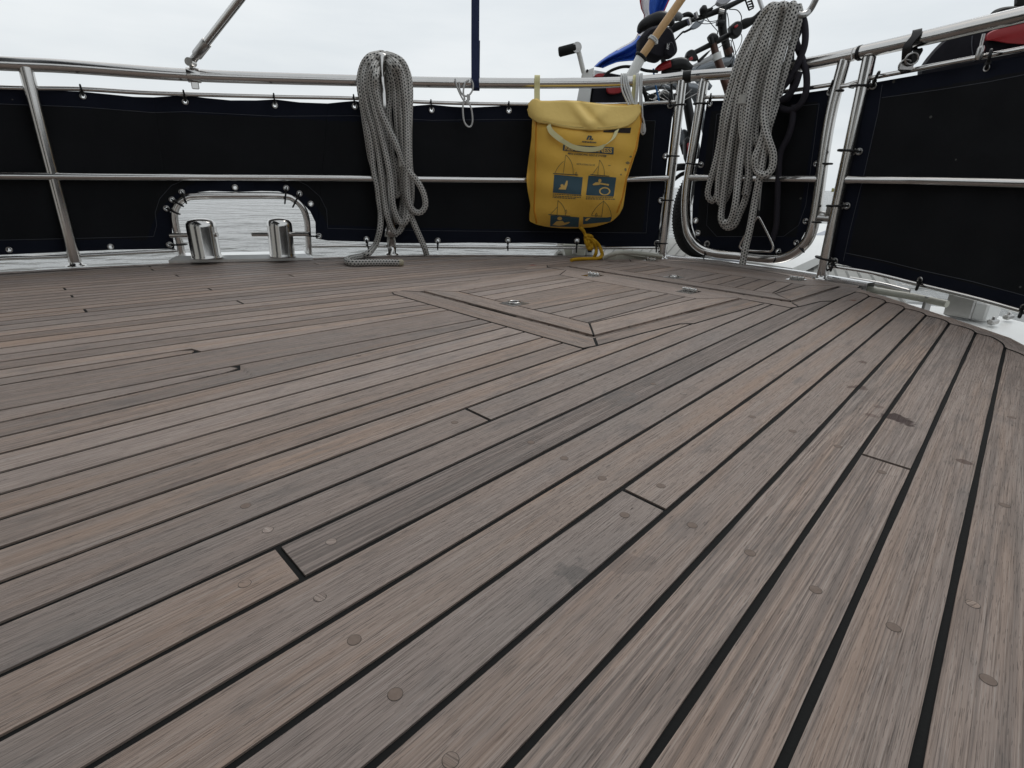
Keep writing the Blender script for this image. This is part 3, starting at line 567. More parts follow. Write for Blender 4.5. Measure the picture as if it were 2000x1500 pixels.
for a in ((162, 186, 158, 172), (362, 197, 359, 182), (537, 204, 535, 188), (693, 206, 691, 190), (843, 213, 842, 200), (994, 214, 994, 203), (1309, 204, 1308, 188), (1309, 207, 1331, 205), (1300, 305, 1319, 305), (1291, 391, 1308, 391), (1283, 475, 1299, 475), (716, 469, 719, 483), (855, 472, 855, 484), (992, 471, 992, 485), (1127, 472, 1126, 487), (1283, 477, 1282, 488),
          (325, 407, 346, 416), (336, 390, 353, 400), (355, 375, 362, 392), (559, 367, 557, 390), (585, 378, 575, 398), (331, 478, 356, 477), (623, 461, 604, 460)): tie(*a, wc)
seam(densify([(-200, 192), (0, 203), (160, 209), (300, 220), (362, 218), (537, 227), (693, 226), (843, 235), (994, 233), (1280, 236)]), wc)
seam(densify([(-200, 480), (0, 469), (300, 462), (306, 440), (303, 415), (312, 388), (335, 362), (370, 348)]), wc); seam(densify([(575, 350), (600, 362), (625, 384), (638, 410), (640, 446), (800, 450), (1262, 455)]), wc)
seam(densify([(1280, 236), (1262, 455)]), wc); seam(densify([(-330, 180), (-200, 192)]), wc)
gc = thing('weather_cloth', 'black canvas panel laced inside the U-shaped stern gate frame', 'canvas screen', (3.05, 7.5, .2), 'black canvas weather cloths')
EG = [(1386, 203, .85), (1369, 322, .85), (1359, 431, .85), (1363, 455, .85), (1381, 476, .85), (1520, 491, .85), (1555, 474, .85), (1573, 432, .85), (1594, 320, .85), (1620, 181, .8)]
mb = MB()
cloth_patch(mb, [(1381, 197), (1440, 196), (1500, 190), (1560, 183), (1626, 174)], [(1381, 197), (1372, 260), (1360, 340), (1353, 400), (1352, 440), (1360, 465), (1382, 485), (1420, 492), (1470, 496), (1510, 499), (1535, 494), (1560, 478), (1577, 445), (1590, 370), (1602, 310), (1616, 240), (1626, 174)], 140, 100, EG, [lambda x, y: (y < 218 - (x - 1380) * .09) | (y > 462) | (x < 1392 - (y - 200) * .13) | (x > 1598 - (y - 200) * .16)])
o = mb.obj('cloth', [cloth_m, hem_m], gc); sm = o.modifiers.new('thickness', 'SOLIDIFY'); sm.thickness = .0012
for e in EG: eyelet(*e[:2], gc, e[2])
for a in ((1386, 203, 1362, 203), (1386, 200, 1388, 188), (1369, 322, 1347, 320), (1381, 476, 1376, 497), (1520, 491, 1513, 508), (1555, 474, 1566, 487), (1573, 432, 1596, 434), (1594, 320, 1618, 320), (1620, 181, 1640, 178), (1620, 179, 1625, 163)): tie(*a, gc)
seam(densify([(1400, 223), (1600, 203), (1574, 400), (1560, 440), (1530, 462), (1400, 462), (1380, 440), (1384, 380), (1400, 223)]), gc)
rc = thing('weather_cloth', 'black canvas panel laced to the right-hand side rail, edges hemmed in navy', 'canvas screen', (4.2, 5.3, .1), 'black canvas weather cloths')
ER = [(1705, 168, .8), (1678, 296, .8), (1654, 402, .8), (1630, 510, .8), (1927, 133, .8), (1797, 547, .85), (1999, 600, .8)]
mb = MB()
cloth_patch(mb, [(1697, 163), (1760, 152), (1830, 140), (1930, 121), (2000, 108), (2150, 78), (2400, 20)], [(1624, 512), (1700, 530), (1797, 556), (1900, 584), (2000, 613), (2200, 672), (2500, 770)], 300, 160, ER, [lambda x, y: (y < 191 - (x - 1720) * .185) | (y > 496 + (x - 1650) * .235) | (x < 1726 - (y - 165) * .205)])
T0 = np.array(cr([F(2360, 29), F(2400, 20)] + [np.array([x * 1.03, y * 1.0, 2.1]) for x, y in EXR], 10)); B0 = T0.copy(); B0[:, 2] = np.interp(np.arange(len(T0)), [0, 14], [F(2480, 765)[2], .12]); t_ = np.linspace(0, 1, 20)[:, None, None]; mb.grid(T0[None] * (1 - t_) + B0[None] * t_, 0)
o = mb.obj('cloth', [cloth_m, hem_m], rc); sm = o.modifiers.new('thickness', 'SOLIDIFY'); sm.thickness = .0012
for e in ER: eyelet(*e[:2], rc, e[2], 1.15)
for a in ((1705, 168, 1668, 169), (1705, 165, 1714, 147), (1678, 296, 1646, 294), (1654, 402, 1624, 402), (1630, 510, 1602, 503), (1628, 512, 1624, 524), (1927, 133, 1934, 106), (1797, 547, 1792, 560), (1999, 600, 1993, 614)): tie(*a, rc, .014)
seam(densify([(1722, 191), (1830, 176), (1930, 160), (2000, 146), (2150, 110)]), rc); seam(densify([(1723, 165), (1715, 220), (1690, 330), (1660, 450), (1647, 510)]), rc); seam(densify([(1652, 494), (1730, 510), (1800, 528), (1900, 550), (2000, 577), (2150, 620)]), rc)
# ------------------------------------------------------------------ mooring post with the rope coil
ms = thing('mooring_post', 'stainless post with a tapered top holding the larger grey rope coil', 'post', (-1.78, 8.0, 0))
b0 = G(766, 498); tp = F(745, 104)
def pz(y): 
    x = 745 + (y - 104) * (766 - 745) / (498 - 104); p = D(x, y, b0[1]); return p[2]
mb = MB(); mb.lathe((b0[0], b0[1], 0), [(.10, .002), (.10, .02), (.062, .03), (.062, pz(462)), (.1, pz(462)), (.1, pz(448)), (.075, pz(440)), (.058, pz(430)), (.056, pz(240)), (.08, pz(225)), (.105, pz(156)), (.085, pz(152))], n=24); mb.obj('post', steel, ms)
mb = MB(); mb.lathe((b0[0], b0[1], 0), [(.045, pz(158)), (.045, pz(150)), (.075, pz(112)), (.07, pz(106)), (.03, pz(103)), (.0, pz(103))], n=20); mb.obj('horn', steel, ms)
def R1(x, y): return (650 + x / 3.26, 80 + y / 3.26)
def strands(mb, S_, mapf, r, base, seed=1):
    rnd = random.Random(seed)
    for pts, off in S_:
        n = len(pts); o = [F(*mapf(x, y), (-.16 if seed == 1 and 282 < x < 352 and y < 215 else off) + .03 * math.sin(i * 1.7 + rnd.random() * 6)) for i, (x, y) in enumerate(pts)]
        mb.tube(cr(o, 8), r, 12, m=base)
mb = MB(); r1 = .041
SR = [([(345, 110), (318, 82), (285, 84), (235, 100), (195, 150), (172, 240), (178, 340), (205, 470), (235, 600), (250, 720), (262, 830), (283, 920), (292, 1000), (305, 1100), (300, 1200), (275, 1290), (235, 1345)], .16),
      ([(340, 130), (312, 96), (285, 98), (245, 120), (215, 170), (200, 260), (225, 420), (262, 560), (290, 700), (310, 850), (330, 1000), (345, 1100), (372, 1185), (405, 1222), (435, 1195), (455, 1130), (462, 1040), (450, 940), (440, 850), (430, 740), (415, 600), (405, 450), (398, 300), (375, 200), (345, 140)], .22),
      ([(345, 150), (315, 118), (290, 125), (262, 160), (240, 220), (240, 300), (270, 430), (310, 600), (345, 750), (370, 900), (385, 1050), (415, 1130), (445, 1165), (475, 1130), (482, 1050), (470, 940), (458, 800), (447, 640), (440, 480), (430, 330), (412, 220), (375, 150), (345, 125)], .30),
      ([(350, 170), (318, 140), (295, 160), (275, 210), (272, 300), (300, 430), (350, 545), (400, 650), (440, 750), (485, 830), (545, 905), (580, 980), (588, 1050), (560, 1090), (520, 1085), (488, 1040), (476, 950), (474, 800), (475, 650), (470, 480), (458, 330), (440, 210), (400, 140), (350, 100)], .38),
      ([(284, 240), (284, 330), (312, 480), (345, 620), (375, 720), (415, 810), (440, 880), (432, 950), (405, 985), (400, 940), (395, 850), (378, 740), (372, 600), (355, 470), (370, 350), (362, 240), (335, 180)], .12),
      ([(330, 92), (385, 110), (435, 140), (475, 200), (492, 300), (490, 450), (486, 620), (490, 780), (502, 900), (500, 1010), (486, 1070), (462, 1130), (440, 1150)], .20),
      ([(345, 86), (400, 105), (450, 145), (478, 230), (486, 400), (478, 600), (462, 780), (460, 900), (470, 1000), (490, 1090), (520, 1170), (560, 1260), (585, 1320), (597, 1362)], .27),
      ([(330, 100), (280, 92), (225, 130), (185, 200), (180, 320), (195, 450), (218, 600), (240, 740), (275, 860), (290, 950), (312, 1040), (330, 960), (312, 820), (285, 680), (262, 560), (250, 420), (225, 300), (232, 210), (270, 140)], .10),
      ([(330, 160), (355, 150), (385, 185), (410, 260), (418, 380), (425, 520), (432, 640), (440, 760), (450, 860), (452, 960), (440, 1060), (425, 1120), (400, 1150), (380, 1100), (365, 1000), (348, 880), (325, 740), (300, 600), (285, 460), (262, 330), (262, 230), (290, 180)], .06)]
strands(mb, SR, R1, r1, 0)
ga = [F(*R1(235, 1345), .16)] + [G(*R1(x, y), .045) for x, y in ((190, 1368), (140, 1378), (100, 1388), (92, 1402), (120, 1412), (200, 1412), (300, 1410), (430, 1412))]
ga[0] = ga[0] * .5 + ga[1] * .5; mb2 = [F(*R1(300, 1200), .16), F(*R1(275, 1290), .17)]
mb.tube(cr([F(*R1(262, 1310), .16), G(*R1(232, 1348), .09)] + ga[1:], 8), r1, 12)
rp_ = mb.obj('rope_coil', rope_m, at=tuple(F(745, 400, .2))); tag(rp_, 'thick grey rope with dark flecks coiled over the stainless post, tail lying on the deck', 'rope', 'flecked mooring ropes coiled on the rail')
whip = mat('whipping_tape', (.42, .41, .38), .8, bump=(300, .001)); 
mb = MB(); mb.tube([F(*R1(438, 745), .335), F(*R1(442, 800), .335)], r1 * 1.1, 12); mb.obj('whipping', whip, rp_)
e0 = G(*R1(425, 1412), .045); e1 = G(*R1(452, 1412), .045); mb = MB(); mb.tube([e0, e0 * .4 + e1 * .6, e1], [r1 * 1.02, r1 * 1.02, r1 * .6], 12); mb.obj('frayed_end', mat('frayed_rope_end', (.6, .55, .42), .9, bump=(500, .004), var=(200, .9, (.35, .3, .2))), rp_)
# ------------------------------------------------------------------ rope coil on the gate
SG = [([(1522, 14), (1508, 12), (1492, 26), (1474, 55), (1455, 90), (1440, 125), (1427, 170), (1415, 215), (1407, 270), (1398, 315), (1385, 362), (1383, 383), (1392, 392), (1401, 380), (1408, 345), (1416, 290), (1424, 235), (1437, 180), (1455, 125), (1478, 75), (1500, 35), (1520, 15)], .34),
      ([(1526, 12), (1512, 16), (1500, 40), (1480, 80), (1462, 125), (1447, 175), (1436, 230), (1426, 290), (1418, 345), (1411, 400), (1409, 428), (1418, 443), (1433, 440), (1444, 418), (1456, 388), (1463, 350), (1460, 315), (1452, 275), (1449, 235), (1456, 190), (1472, 135), (1493, 75), (1512, 30), (1532, 12)], .26),
      ([(1534, 9), (1520, 16), (1508, 45), (1492, 90), (1476, 140), (1463, 195), (1455, 255), (1447, 305), (1441, 355), (1436, 400), (1427, 430), (1414, 436)], .34),
      ([(1540, 8), (1530, 22), (1518, 60), (1503, 110), (1489, 165), (1480, 220), (1474, 262), (1479, 282), (1490, 280), (1497, 255), (1503, 215), (1511, 170), (1524, 115), (1540, 60), (1550, 20), (1548, 8)], .30),
      ([(1548, 7), (1538, 40), (1525, 85), (1508, 135), (1497, 185), (1492, 230), (1500, 270), (1510, 302), (1507, 330), (1493, 342), (1478, 332), (1475, 308), (1487, 278), (1496, 240), (1504, 190), (1517, 130), (1535, 75), (1550, 30), (1556, 12)], .42),
      ([(1558, 12), (1561, 32), (1553, 70), (1540, 115), (1528, 160), (1517, 200), (1506, 235), (1498, 262)], .24),
      ([(1500, 255), (1492, 300), (1484, 345), (1475, 390), (1466, 440), (1457, 480), (1450, 516)], .2),
      ([(1505, 40), (1490, 85), (1468, 140), (1452, 200), (1440, 260), (1432, 320), (1424, 370), (1412, 395), (1403, 388), (1404, 350), (1412, 300), (1420, 240), (1436, 175), (1458, 115), (1484, 65), (1508, 28)], .18),
      ([(1530, 20), (1515, 70), (1497, 120), (1480, 175), (1468, 235), (1462, 290), (1462, 340), (1455, 380)], .16)]
mb = MB(); SG = [(p, .08 + .085 * ((i * 4) % 9) / 2) for i, (p, o_) in enumerate(SG)]; strands(mb, SG, lambda x, y: (x, y), .043, 0, 2)
rg = mb.obj('rope_coil', rope_m, at=tuple(F(1470, 250, .25))); tag(rg, 'thick grey rope with dark flecks coiled high over the stern gate rail', 'rope', 'flecked mooring ropes coiled on the rail')
mb = MB(); mb.tube([F(1452, 186, .50), F(1449, 203, .50)], .050, 12); mb.obj('whipping', whip, rg)
mb = MB()
for pts, off in (([(1560, 22), (1571, 45), (1572, 85), (1560, 120), (1545, 150), (1530, 170), (1518, 185), (1520, 195), (1535, 190), (1552, 170), (1562, 140)], .12), ([(1552, 60), (1557, 90), (1567, 115), (1575, 145), (1574, 180), (1562, 205), (1543, 215), (1524, 210), (1514, 196), (1520, 160), (1538, 120), (1553, 80), (1565, 45), (1558, 22)], .06),
                  ([(1545, 100), (1545, 140), (1549, 165), (1540, 190), (1524, 198), (1512, 190)], .02), ([(1562, 100), (1552, 80), (1542, 90)], .1), ([(1550, 205), (1547, 240), (1538, 270), (1524, 300), (1520, 350), (1518, 400), (1516, 440), (1508, 470)], .05)):
    mb.tube(cr([F(x, y, off) for x, y in pts], 7), .036, 10)
tag(mb.obj('rope_coil', black_rope, at=tuple(F(1555, 150, .1))), 'thin black rope looped behind the flecked coil on the gate', 'rope')
# hook bar carrying the coil, and the wire pull with its triangular handle
mb = MB(); mb.tube(cr([F(1500, 128, .05), F(1508, 100, .05), F(1522, 60, .1), F(1535, 28, .15), F(1548, 24, .22), F(1565, 30, .2), F(1580, 22, .1), F(1592, 2, .1), F(1604, -25, .1)], 8), .034, 12)
tag(mb.obj('hook_bar', steel_d), 'bent stainless hook bar rising above the gate rail, carrying the rope coils', 'hook')
mb = MB(); mb.tube([F(1507, 118, .12), F(1495, 280, .1), F(1482, 416, .1)], .013, 8); lw = mb.obj('pull_wire', steel_d, at=tuple(F(1495, 280, .1))); tag(lw, 'thin wire pull with triangular steel handle hanging down the gate canvas', 'pull handle')
mb = MB(); mb.tube(cr([F(x, y, .12) for x, y in ((1477, 428), (1481, 424), (1486, 430), (1506, 470), (1510, 482), (1506, 490), (1496, 491), (1460, 489), (1448, 486), (1446, 478), (1458, 456), (1477, 428))], 5), .016, 8); mb.obj('triangle_handle', steel, lw)
mb = MB(); mb.lathe(F(1481, 416, .1) - [0, 0, .03], [(.02, 0), (.022, .05), (.012, .07)], n=12); mb.obj('bead', black, lw)
# ------------------------------------------------------------------ bollards on their plate
bo = thing('mooring_bollard', 'pair of polished stainless bollards with cross pins on one deck-edge plate', 'bollard', G(470, 507))
pl = [G(330, 514.5, .0), G(612, 508.5, .0), G(606, 499, .02), G(352, 504, .02)]
c_ = sum(pl) / 4
mb = MB(); q = [np.array([p[0], p[1], .035]) for p in pl]; q2 = [c_ * .10 + p * .90 for p in q]
for p in q2: p[2] = .085
mb.prism([np.array([p[0], p[1], .003]) for p in pl][::-1], q[::-1]); mb.prism(q[::-1], q2[::-1]); mb.obj('base_plate', mat('polished_plate', (.86, .86, .85), .32, 1, var=(20, .5, (.7, .7, .69))), bo)
for (bx_, by_, tx_, ty_, rr, pins) in ((404, 503, 391, 433, .165, (333, 460, 425, 458)), (552, 500, 545, 432, .15, (493, 458, 604, 457))):
    g = G(bx_, by_, .07); t0 = D(tx_, ty_, g[1]); ax = t0 - g; H_ = np.linalg.norm(ax)
    mb = MB(); mb.lathe(g, [(rr * 1.06, 0), (rr * 1.04, .02), (rr, .04), (rr, H_ - .06), (rr * .97, H_ - .02), (rr * .82, H_ + .015), (rr * .4, H_ + .035), (.0, H_ + .04)], ax, 40); bp = mb.obj('bollard_post', steel, bo)
    mb = MB(); a = D(pins[0], pins[1], g[1] - .0); b = D(pins[2], pins[3], g[1] - .0); mb.tube([a, b], .028, 12); mb.obj('cross_pin', steel, bp)
hp = cr([F(x, y, .0) for x, y in ((357, 505), (350, 470), (343, 440), (341, 415), (349, 397), (364, 386), (385, 383), (470, 382), (553, 383), (575, 390), (590, 404), (598, 424), (601, 450), (604, 500))], 6)
mb = MB(); mb.tube(hp, .042, 14); mb.obj('hoop', steel, bo)
# ------------------------------------------------------------------ strut, strap, cords
st = thing('support_strut', 'slanting stainless strut clamped to the top rail above the bollards', 'strut', F(378, 148))
a = F(378, 147); P1 = D(388, 103, a[1] - .05); P0 = D(372, 118, a[1] - .03); Pz = D(700, -300, a[1] - 1.2)
mb = MB(); mb.tube([P1, Pz], .042, 16); mb.obj('tube', steel, st)
mb = MB(); dz = (Pz - P1) / np.linalg.norm(Pz - P1); mb.lathe(P1 - dz * .16, [(.03, 0), (.04, .02), (.04, .10), (.055, .12), (.055, .34), (.048, .36)], dz, 16); mb.obj('end_fitting', steel_d, st)
mb = MB(); tq = F(386, 148) - F(370, 147); tq /= np.linalg.norm(tq); mb.lathe(a - tq * .07, [(.074, 0), (.078, .01), (.078, .13), (.074, .14)], tq, 20); mb.box(a + np.array([0, 0, -.10]), .04, .02, .045, np.stack([tq, np.cross([0, 0, 1], tq), [0, 0, 1]], 1), bev=.008); mb.box(a + np.array([0, 0, .10]), .03, .02, .05, bev=.008); mb.lathe(P0 - [0, .05, .02], [(.045, 0), (.045, .1)], (0, 1, 0), 14); mb.obj('clamp', steel, st)
def ribbon(mb, pts, wv, th=.012, m=0):
    P = [np.array(p, float) for p in pts]; wv = [np.array(x, float) for x in wv] if hasattr(wv[0], '__len__') else [np.array(wv, float)] * len(P); n = len(P); ring = []
    for i in range(n):
        t = P[min(i + 1, n - 1)] - P[max(i - 1, 0)]; nr = np.cross(t, wv[i]); nr = nr / np.linalg.norm(nr) * th / 2; ring += [P[i] - wv[i] + nr, P[i] + wv[i] + nr, P[i] + wv[i] - nr, P[i] - wv[i] - nr]
    mb.add(ring, [[4 * i + k, 4 * i + (k + 1) % 4, 4 * i + 4 + (k + 1) % 4, 4 * i + 4 + k] for i in range(n - 1) for k in range(4)] + [[3, 2, 1, 0], [4 * n - 4, 4 * n - 3, 4 * n - 2, 4 * n - 1]], m)
pt = F(929, 163); mb = MB(); hw = .052; W_ = np.array([hw, 0, 0])
ribbon(mb, [(pt[0] + .03, pt[1] - .03, 6.2), (pt[0], pt[1] - .065, pt[2] + .4), (pt[0], pt[1] - .076, pt[2] + .02), (pt[0], pt[1] - .06, pt[2] - .055), (pt[0], pt[1], pt[2] - .08), (pt[0], pt[1] + .06, pt[2] - .05), (pt[0], pt[1] + .07, pt[2] + .03), (pt[0], pt[1] + .04, pt[2] + .12), (pt[0] + .01, pt[1] - .03, pt[2] + .5)], W_, .02)
tag(mb.obj('tie_down_strap', navy_w), 'narrow dark blue strap running up out of view from the middle of the rail', 'strap')
mb = MB(); c = lambda x, y, o=.1: F(x, y, o)
mb.tube(cr([c(889, 154), c(891, 165), c(897, 180), c(905, 195), c(912, 202)], 6), .0115, 8); mb.tube(cr([c(916, 156), c(908, 163), c(905, 180), c(908, 195)], 6), .0115, 8)
mb.tube(cr([c(897, 160), c(898, 175), c(905, 186), c(914, 187), c(922, 178), c(924, 165), c(920, 155)], 6), .0115, 8)
mb.tube(cr([c(905, 198), c(904, 215), c(906, 235), c(912, 246), c(919, 247), c(923, 236), c(921, 215), c(916, 200)], 6), .0115, 8); mb.lathe(F(913, 200, .1), [(.02, -.03), (.034, 0), (.02, .03)], n=10); mb.box(F(915, 190, .1), .02, .02, .035)
tag(mb.obj('cord_loop', wcord), 'thin white cord looped over the rail beside the blue strap, loops hanging down', 'cord')
# ------------------------------------------------------------------ rescue harness bag
ymat = mat('yellow_bag_cloth', (.86, .51, .075), .6, bump=(60, .0012), var=(9, .45, (.68, .40, .06))); yflap = mat('faded_yellow_cloth', (.82, .58, .17), .65, bump=(60, .0012), var=(7, .6, (.72, .50, .15)))
cream = mat('cream_webbing', (.66, .61, .33), .75, bump=(700, .0004)); teal = mat('teal_print', (.035, .085, .115), .6); orange = mat('orange_piping', (.62, .25, .01), .6); dkpatch = mat('dark_velcro', (.03, .022, .02), .95)
BO = .17
def bulge(x, y):
    u = np.clip((np.asarray(x, float) - 1142) / 108, -1, 1); v = np.clip((np.asarray(y, float) - 330) / 118, -1, 1)
    return .34 * (1 - np.abs(u) ** 3.2) ** .7 * (1 - np.abs(v) ** 4) ** .7 + .012 * np.sin(np.asarray(x) * .09 + np.asarray(y) * .05) * (1 - u * u) + .01 * np.sin(np.asarray(y) * .11 - np.asarray(x) * .03)
def B(x, y, e=0.): return F(x, y, BO + bulge(x, y) + e)
bg_ = thing('rescue_bag', 'yellow rescue harness bag with pale flap hung from the rail by straps', 'bag', F(1140, 440, .2))
LE = [(200, 1041), (225, 1040), (270, 1038), (330, 1030), (350, 1028), (375, 1031), (400, 1036), (418, 1034), (432, 1034), (438, 1046), (442, 1062), (444.5, 1080), (446, 1102)]
RE = [(200, 1252), (230, 1254), (290, 1245), (350, 1225), (385, 1220), (405, 1217), (420, 1209), (432, 1196), (438, 1180), (442, 1166), (444.5, 1150), (446, 1124)]
ys = np.r_[np.linspace(203, 430, 40), np.linspace(433, 446, 8)]; nx = 44; tt_ = np.linspace(0, 1, nx)
Xg = np.array([[np.interp(y, *zip(*LE)) * (1 - t) + np.interp(y, *zip(*RE)) * t for t in tt_] for y in ys]); Yg = np.repeat(ys[:, None], nx, 1)
Pf = B(Xg, Yg); Pb = F(Xg, Yg, .09); mb = MB(); mb.grid(Pf, 0); mb.grid(Pb, 0, flip=True)
rim = [(0, j) for j in range(nx)] + [(i, nx - 1) for i in range(1, len(ys))] + [(len(ys) - 1, j) for j in range(nx - 2, -1, -1)] + [(i, 0) for i in range(len(ys) - 2, 0, -1)]
mb.prism([Pf[i, j] for i, j in rim], [Pb[i, j] for i, j in rim], 0, True) if False else mb.add([Pf[i, j] for i, j in rim] + [Pb[i, j] for i, j in rim], [[k, len(rim) + k, len(rim) + (k + 1) % len(rim), (k + 1) % len(rim)] for k in range(len(rim))], 0, True)
bb = mb.obj('bag_body', ymat, bg_)
mb = MB(); mb.tube([B(x, y, .006) for x, y in densify([(1047, 235), (1046, 300), (1045, 360), (1043, 410), (1048, 436)], 8)], .011, 6); mb.obj('piping', orange, bg_); mb = MB(); mb.tube([B(x, y, .004) for x, y in densify([(1251, 225), (1252, 240), (1242, 290), (1224, 345), (1216, 385), (1205, 415)], 8)], .012, 6); mb.obj('piping', orange, bg_)
# flap
top = resample([(1033, 204), (1040, 196), (1048, 194), (1056, 199), (1075, 199), (1100, 198), (1130, 199), (1160, 203), (1190, 207), (1220, 208), (1248, 206), (1252, 210)], 60)
bot = resample([(1031, 214), (1034, 226), (1040, 232), (1052, 240), (1072, 243), (1095, 249), (1120, 253), (1150, 255), (1180, 255), (1208, 252), (1226, 247), (1240, 236), (1249, 222), (1252, 212)], 60)
t = np.linspace(0, 1, 16)[:, None, None]; Q = top[None] * (1 - t) + bot[None] * t; X_, Y_ = Q[..., 0], Q[..., 1]
wr = .05 * np.exp(-((X_ - 1128 - (Y_ - 215) * .7) / 9) ** 2) - .035 * np.exp(-((X_ - 1146 - (Y_ - 215) * .9) / 8) ** 2) + .03 * np.exp(-((X_ - 1172 + (Y_ - 225) * .8) / 12) ** 2) + .02 * np.sin(X_ * .05)
e_ = .05 + wr * np.sin(np.pi * np.clip(t[..., 0] * .9 + .05, 0, 1)) + .09 * np.sin(np.pi * t[..., 0] * .5) * 0
Pt = F(X_, Y_, BO + np.maximum(bulge(X_, np.maximum(Y_, 246)) * .86 * np.minimum(1, .42 + t[..., 0] * .75), 0) + e_)
mb = MB(); mb.grid(Pt, 0); Pk = Pt[0] + 0; bk = F(top[:, 0], top[:, 1] + 3, .09); mb.grid(np.array([bk, Pk]), 0); fl = mb.obj('flap', yflap, bg_); sm = fl.modifiers.new('thickness', 'SOLIDIFY'); sm.thickness = .004
mb = MB(); mb.tube([F(x, y, BO + float(bulge(x, max(y, 246))) * .86 + .075) for x, y in densify([(1060, 236), (1095, 244), (1120, 247.5), (1150, 249.5), (1180, 249.5), (1208, 246)], 6)], .003, 5); mb.obj('hem_stitching', mat('pale_thread', (.5, .4, .14), .8), bg_)
def patch(mb, quad, e, nx=12, ny=8, m=0):  # quad tl tr br bl in layout pixels, draped on the bag
    a, b, c_, d = [np.array(p, float) for p in quad]; s, t = np.meshgrid(np.linspace(0, 1, nx), np.linspace(0, 1, ny)); s = s[..., None]; t = t[..., None]
    Q = (a * (1 - s) + b * s) * (1 - t) + (d * (1 - s) + c_ * s) * t; mb.grid(B(Q[..., 0], Q[..., 1], e), m, True)
def BB(x, y): return (1060 + x / 5.555, 190 + y / 5.555)
pr = MB(); PE = .006
for q in (((222, 512), (772, 543), (768, 620), (217, 578)), ((125, 838), (435, 868), (415, 1058), (110, 1035)), ((497, 850), (798, 870), (770, 1075), (470, 1062)), ((85, 1280), (397, 1303), (388, 1410), (80, 1402)), ((440, 1300), (750, 1306), (733, 1350), (437, 1378))):
    pr = MB(); patch(pr, [BB(*p) for p in q], PE, 16, 10); pr.obj('print_panel', teal, bg_)
import bmesh
def tri_patch(mb, polys, mapf, e, m=0):
    """2-D triangles mapped on to the bag"""
    for vs, fs in polys: mb.add([B(*mapf(x, y), e) for x, y in vs], fs, m)
def text_mesh(s, shear=0., bold=0.):
    cu = bpy.data.curves.new('t', 'FONT'); cu.body = s; cu.size = 1; cu.shear = shear; cu.offset = bold; cu.resolution_u = 3; ob = bpy.data.objects.new('t', cu); C.collection.objects.link(ob)
    dg = bpy.context.evaluated_depsgraph_get(); me = ob.evaluated_get(dg).to_mesh(); vs = [(v.co.x, v.co.y) for v in me.vertices]; fs = [list(p.vertices) for p in me.polygons]; ob.evaluated_get(dg).to_mesh_clear(); bpy.data.objects.remove(ob); bpy.data.curves.remove(cu)
    x0 = min(v[0] for v in vs); x1 = max(v[0] for v in vs); y0 = min(v[1] for v in vs); y1 = max(v[1] for v in vs); return [((x - x0) / (x1 - x0), (y - y0) / (y1 - y0)) for x, y in vs], fs
def text_on(mb, s, quad, e, **k):
    vs, fs = text_mesh(s, **k); a, b, c_, d = [np.array(BB(*p)) for p in quad]
    f = lambda x, y: tuple((a * (1 - x) + b * x) * y + (d * (1 - x) + c_ * x) * (1 - y)); tri_patch(mb, [(vs, fs)], f, e)
dprint = mat('dark_print', (.03, .06, .075), .6); tx = MB(); text_on(tx, 'n.', ((478, 412), (552, 418), (548, 466), (472, 460)), PE, shear=.25, bold=.05); tx.obj('emblem', dprint, bg_); tx = MB(); text_on(tx, 'newton', ((426, 470), (582, 480), (580, 500), (424, 490)), PE, shear=.15, bold=.03); tx.obj('lettering', dprint, bg_)
tx = MB(); text_on(tx, 'MAN OVERBOARD RESCUE SYSTEM', ((277, 598), (692, 626), (688, 650), (272, 620)), PE, bold=.01); tx.obj('lettering', dprint, bg_); tx = MB(); text_on(tx, 'INSTRUCTIONS FOR USE', ((370, 714), (567, 728), (566, 746), (368, 732)), PE); tx.obj('lettering', dprint, bg_)
rnd = random.Random(3)
for (x0, x1, y, sl) in ((110, 405, 1045, .06), (110, 408, 1066, .06), (108, 335, 1082, .06), (470, 752, 1078, .01), (468, 762, 1098, .01)):   # rows of small illegible print
    x = x0; tx = MB()
    while x < x1:
        w_ = rnd.uniform(8, 30); q = [(x, y + (x - x0) * sl), (x + w_, y + (x + w_ - x0) * sl), (x + w_, y + 8 + (x + w_ - x0) * sl), (x, y + 8 + (x - x0) * sl)]; patch(tx, [BB(*p) for p in q], PE, 3, 2); x += w_ + 6
    tx.obj('fine_print', dprint, bg_)
def line(pts, wd=.0024): tx.tube([B(*BB(x, y), PE) for x, y in densify(pts, 14)], wd, 4)
def arcp(p, q, bx, by, n=8): return [((1 - t) ** 2 * p[0] + 2 * t * (1 - t) * bx + t * t * q[0], (1 - t) ** 2 * p[1] + 2 * t * (1 - t) * by + t * t * q[1]) for t in [i / n for i in range(n + 1)]]
for (mx_, my, by, lx, rx, jt) in ((250, 625, 835, 130, 330, 222), (617, 680, 848, 535, 668, 596), (165, 1120, 1282, 80, 245, 155)):
    tx = MB(); line([(mx_, my), (jt, by)]); line(arcp((mx_, my), (rx, by), rx + 8, my + 70)); line(arcp((jt + 5, my + 70), (lx, by - 8), lx + 40, my + 110)); line([(lx - 18, by - 10), (rx + 55, by + 8)], .004); line([(lx, by - 8), (jt, by)]); tx.obj('boat_drawing', dprint, bg_)
tx = MB(); line([(660, 1120), (640, 1300)]); line(arcp((658, 1125), (745, 1298), 740, 1190)); line(arcp((655, 1130), (530, 1280), 560, 1200)); line([(440, 1300), (500, 1310), (620, 1320), (745, 1300)], .004); line([(530, 1285), (640, 1290)])
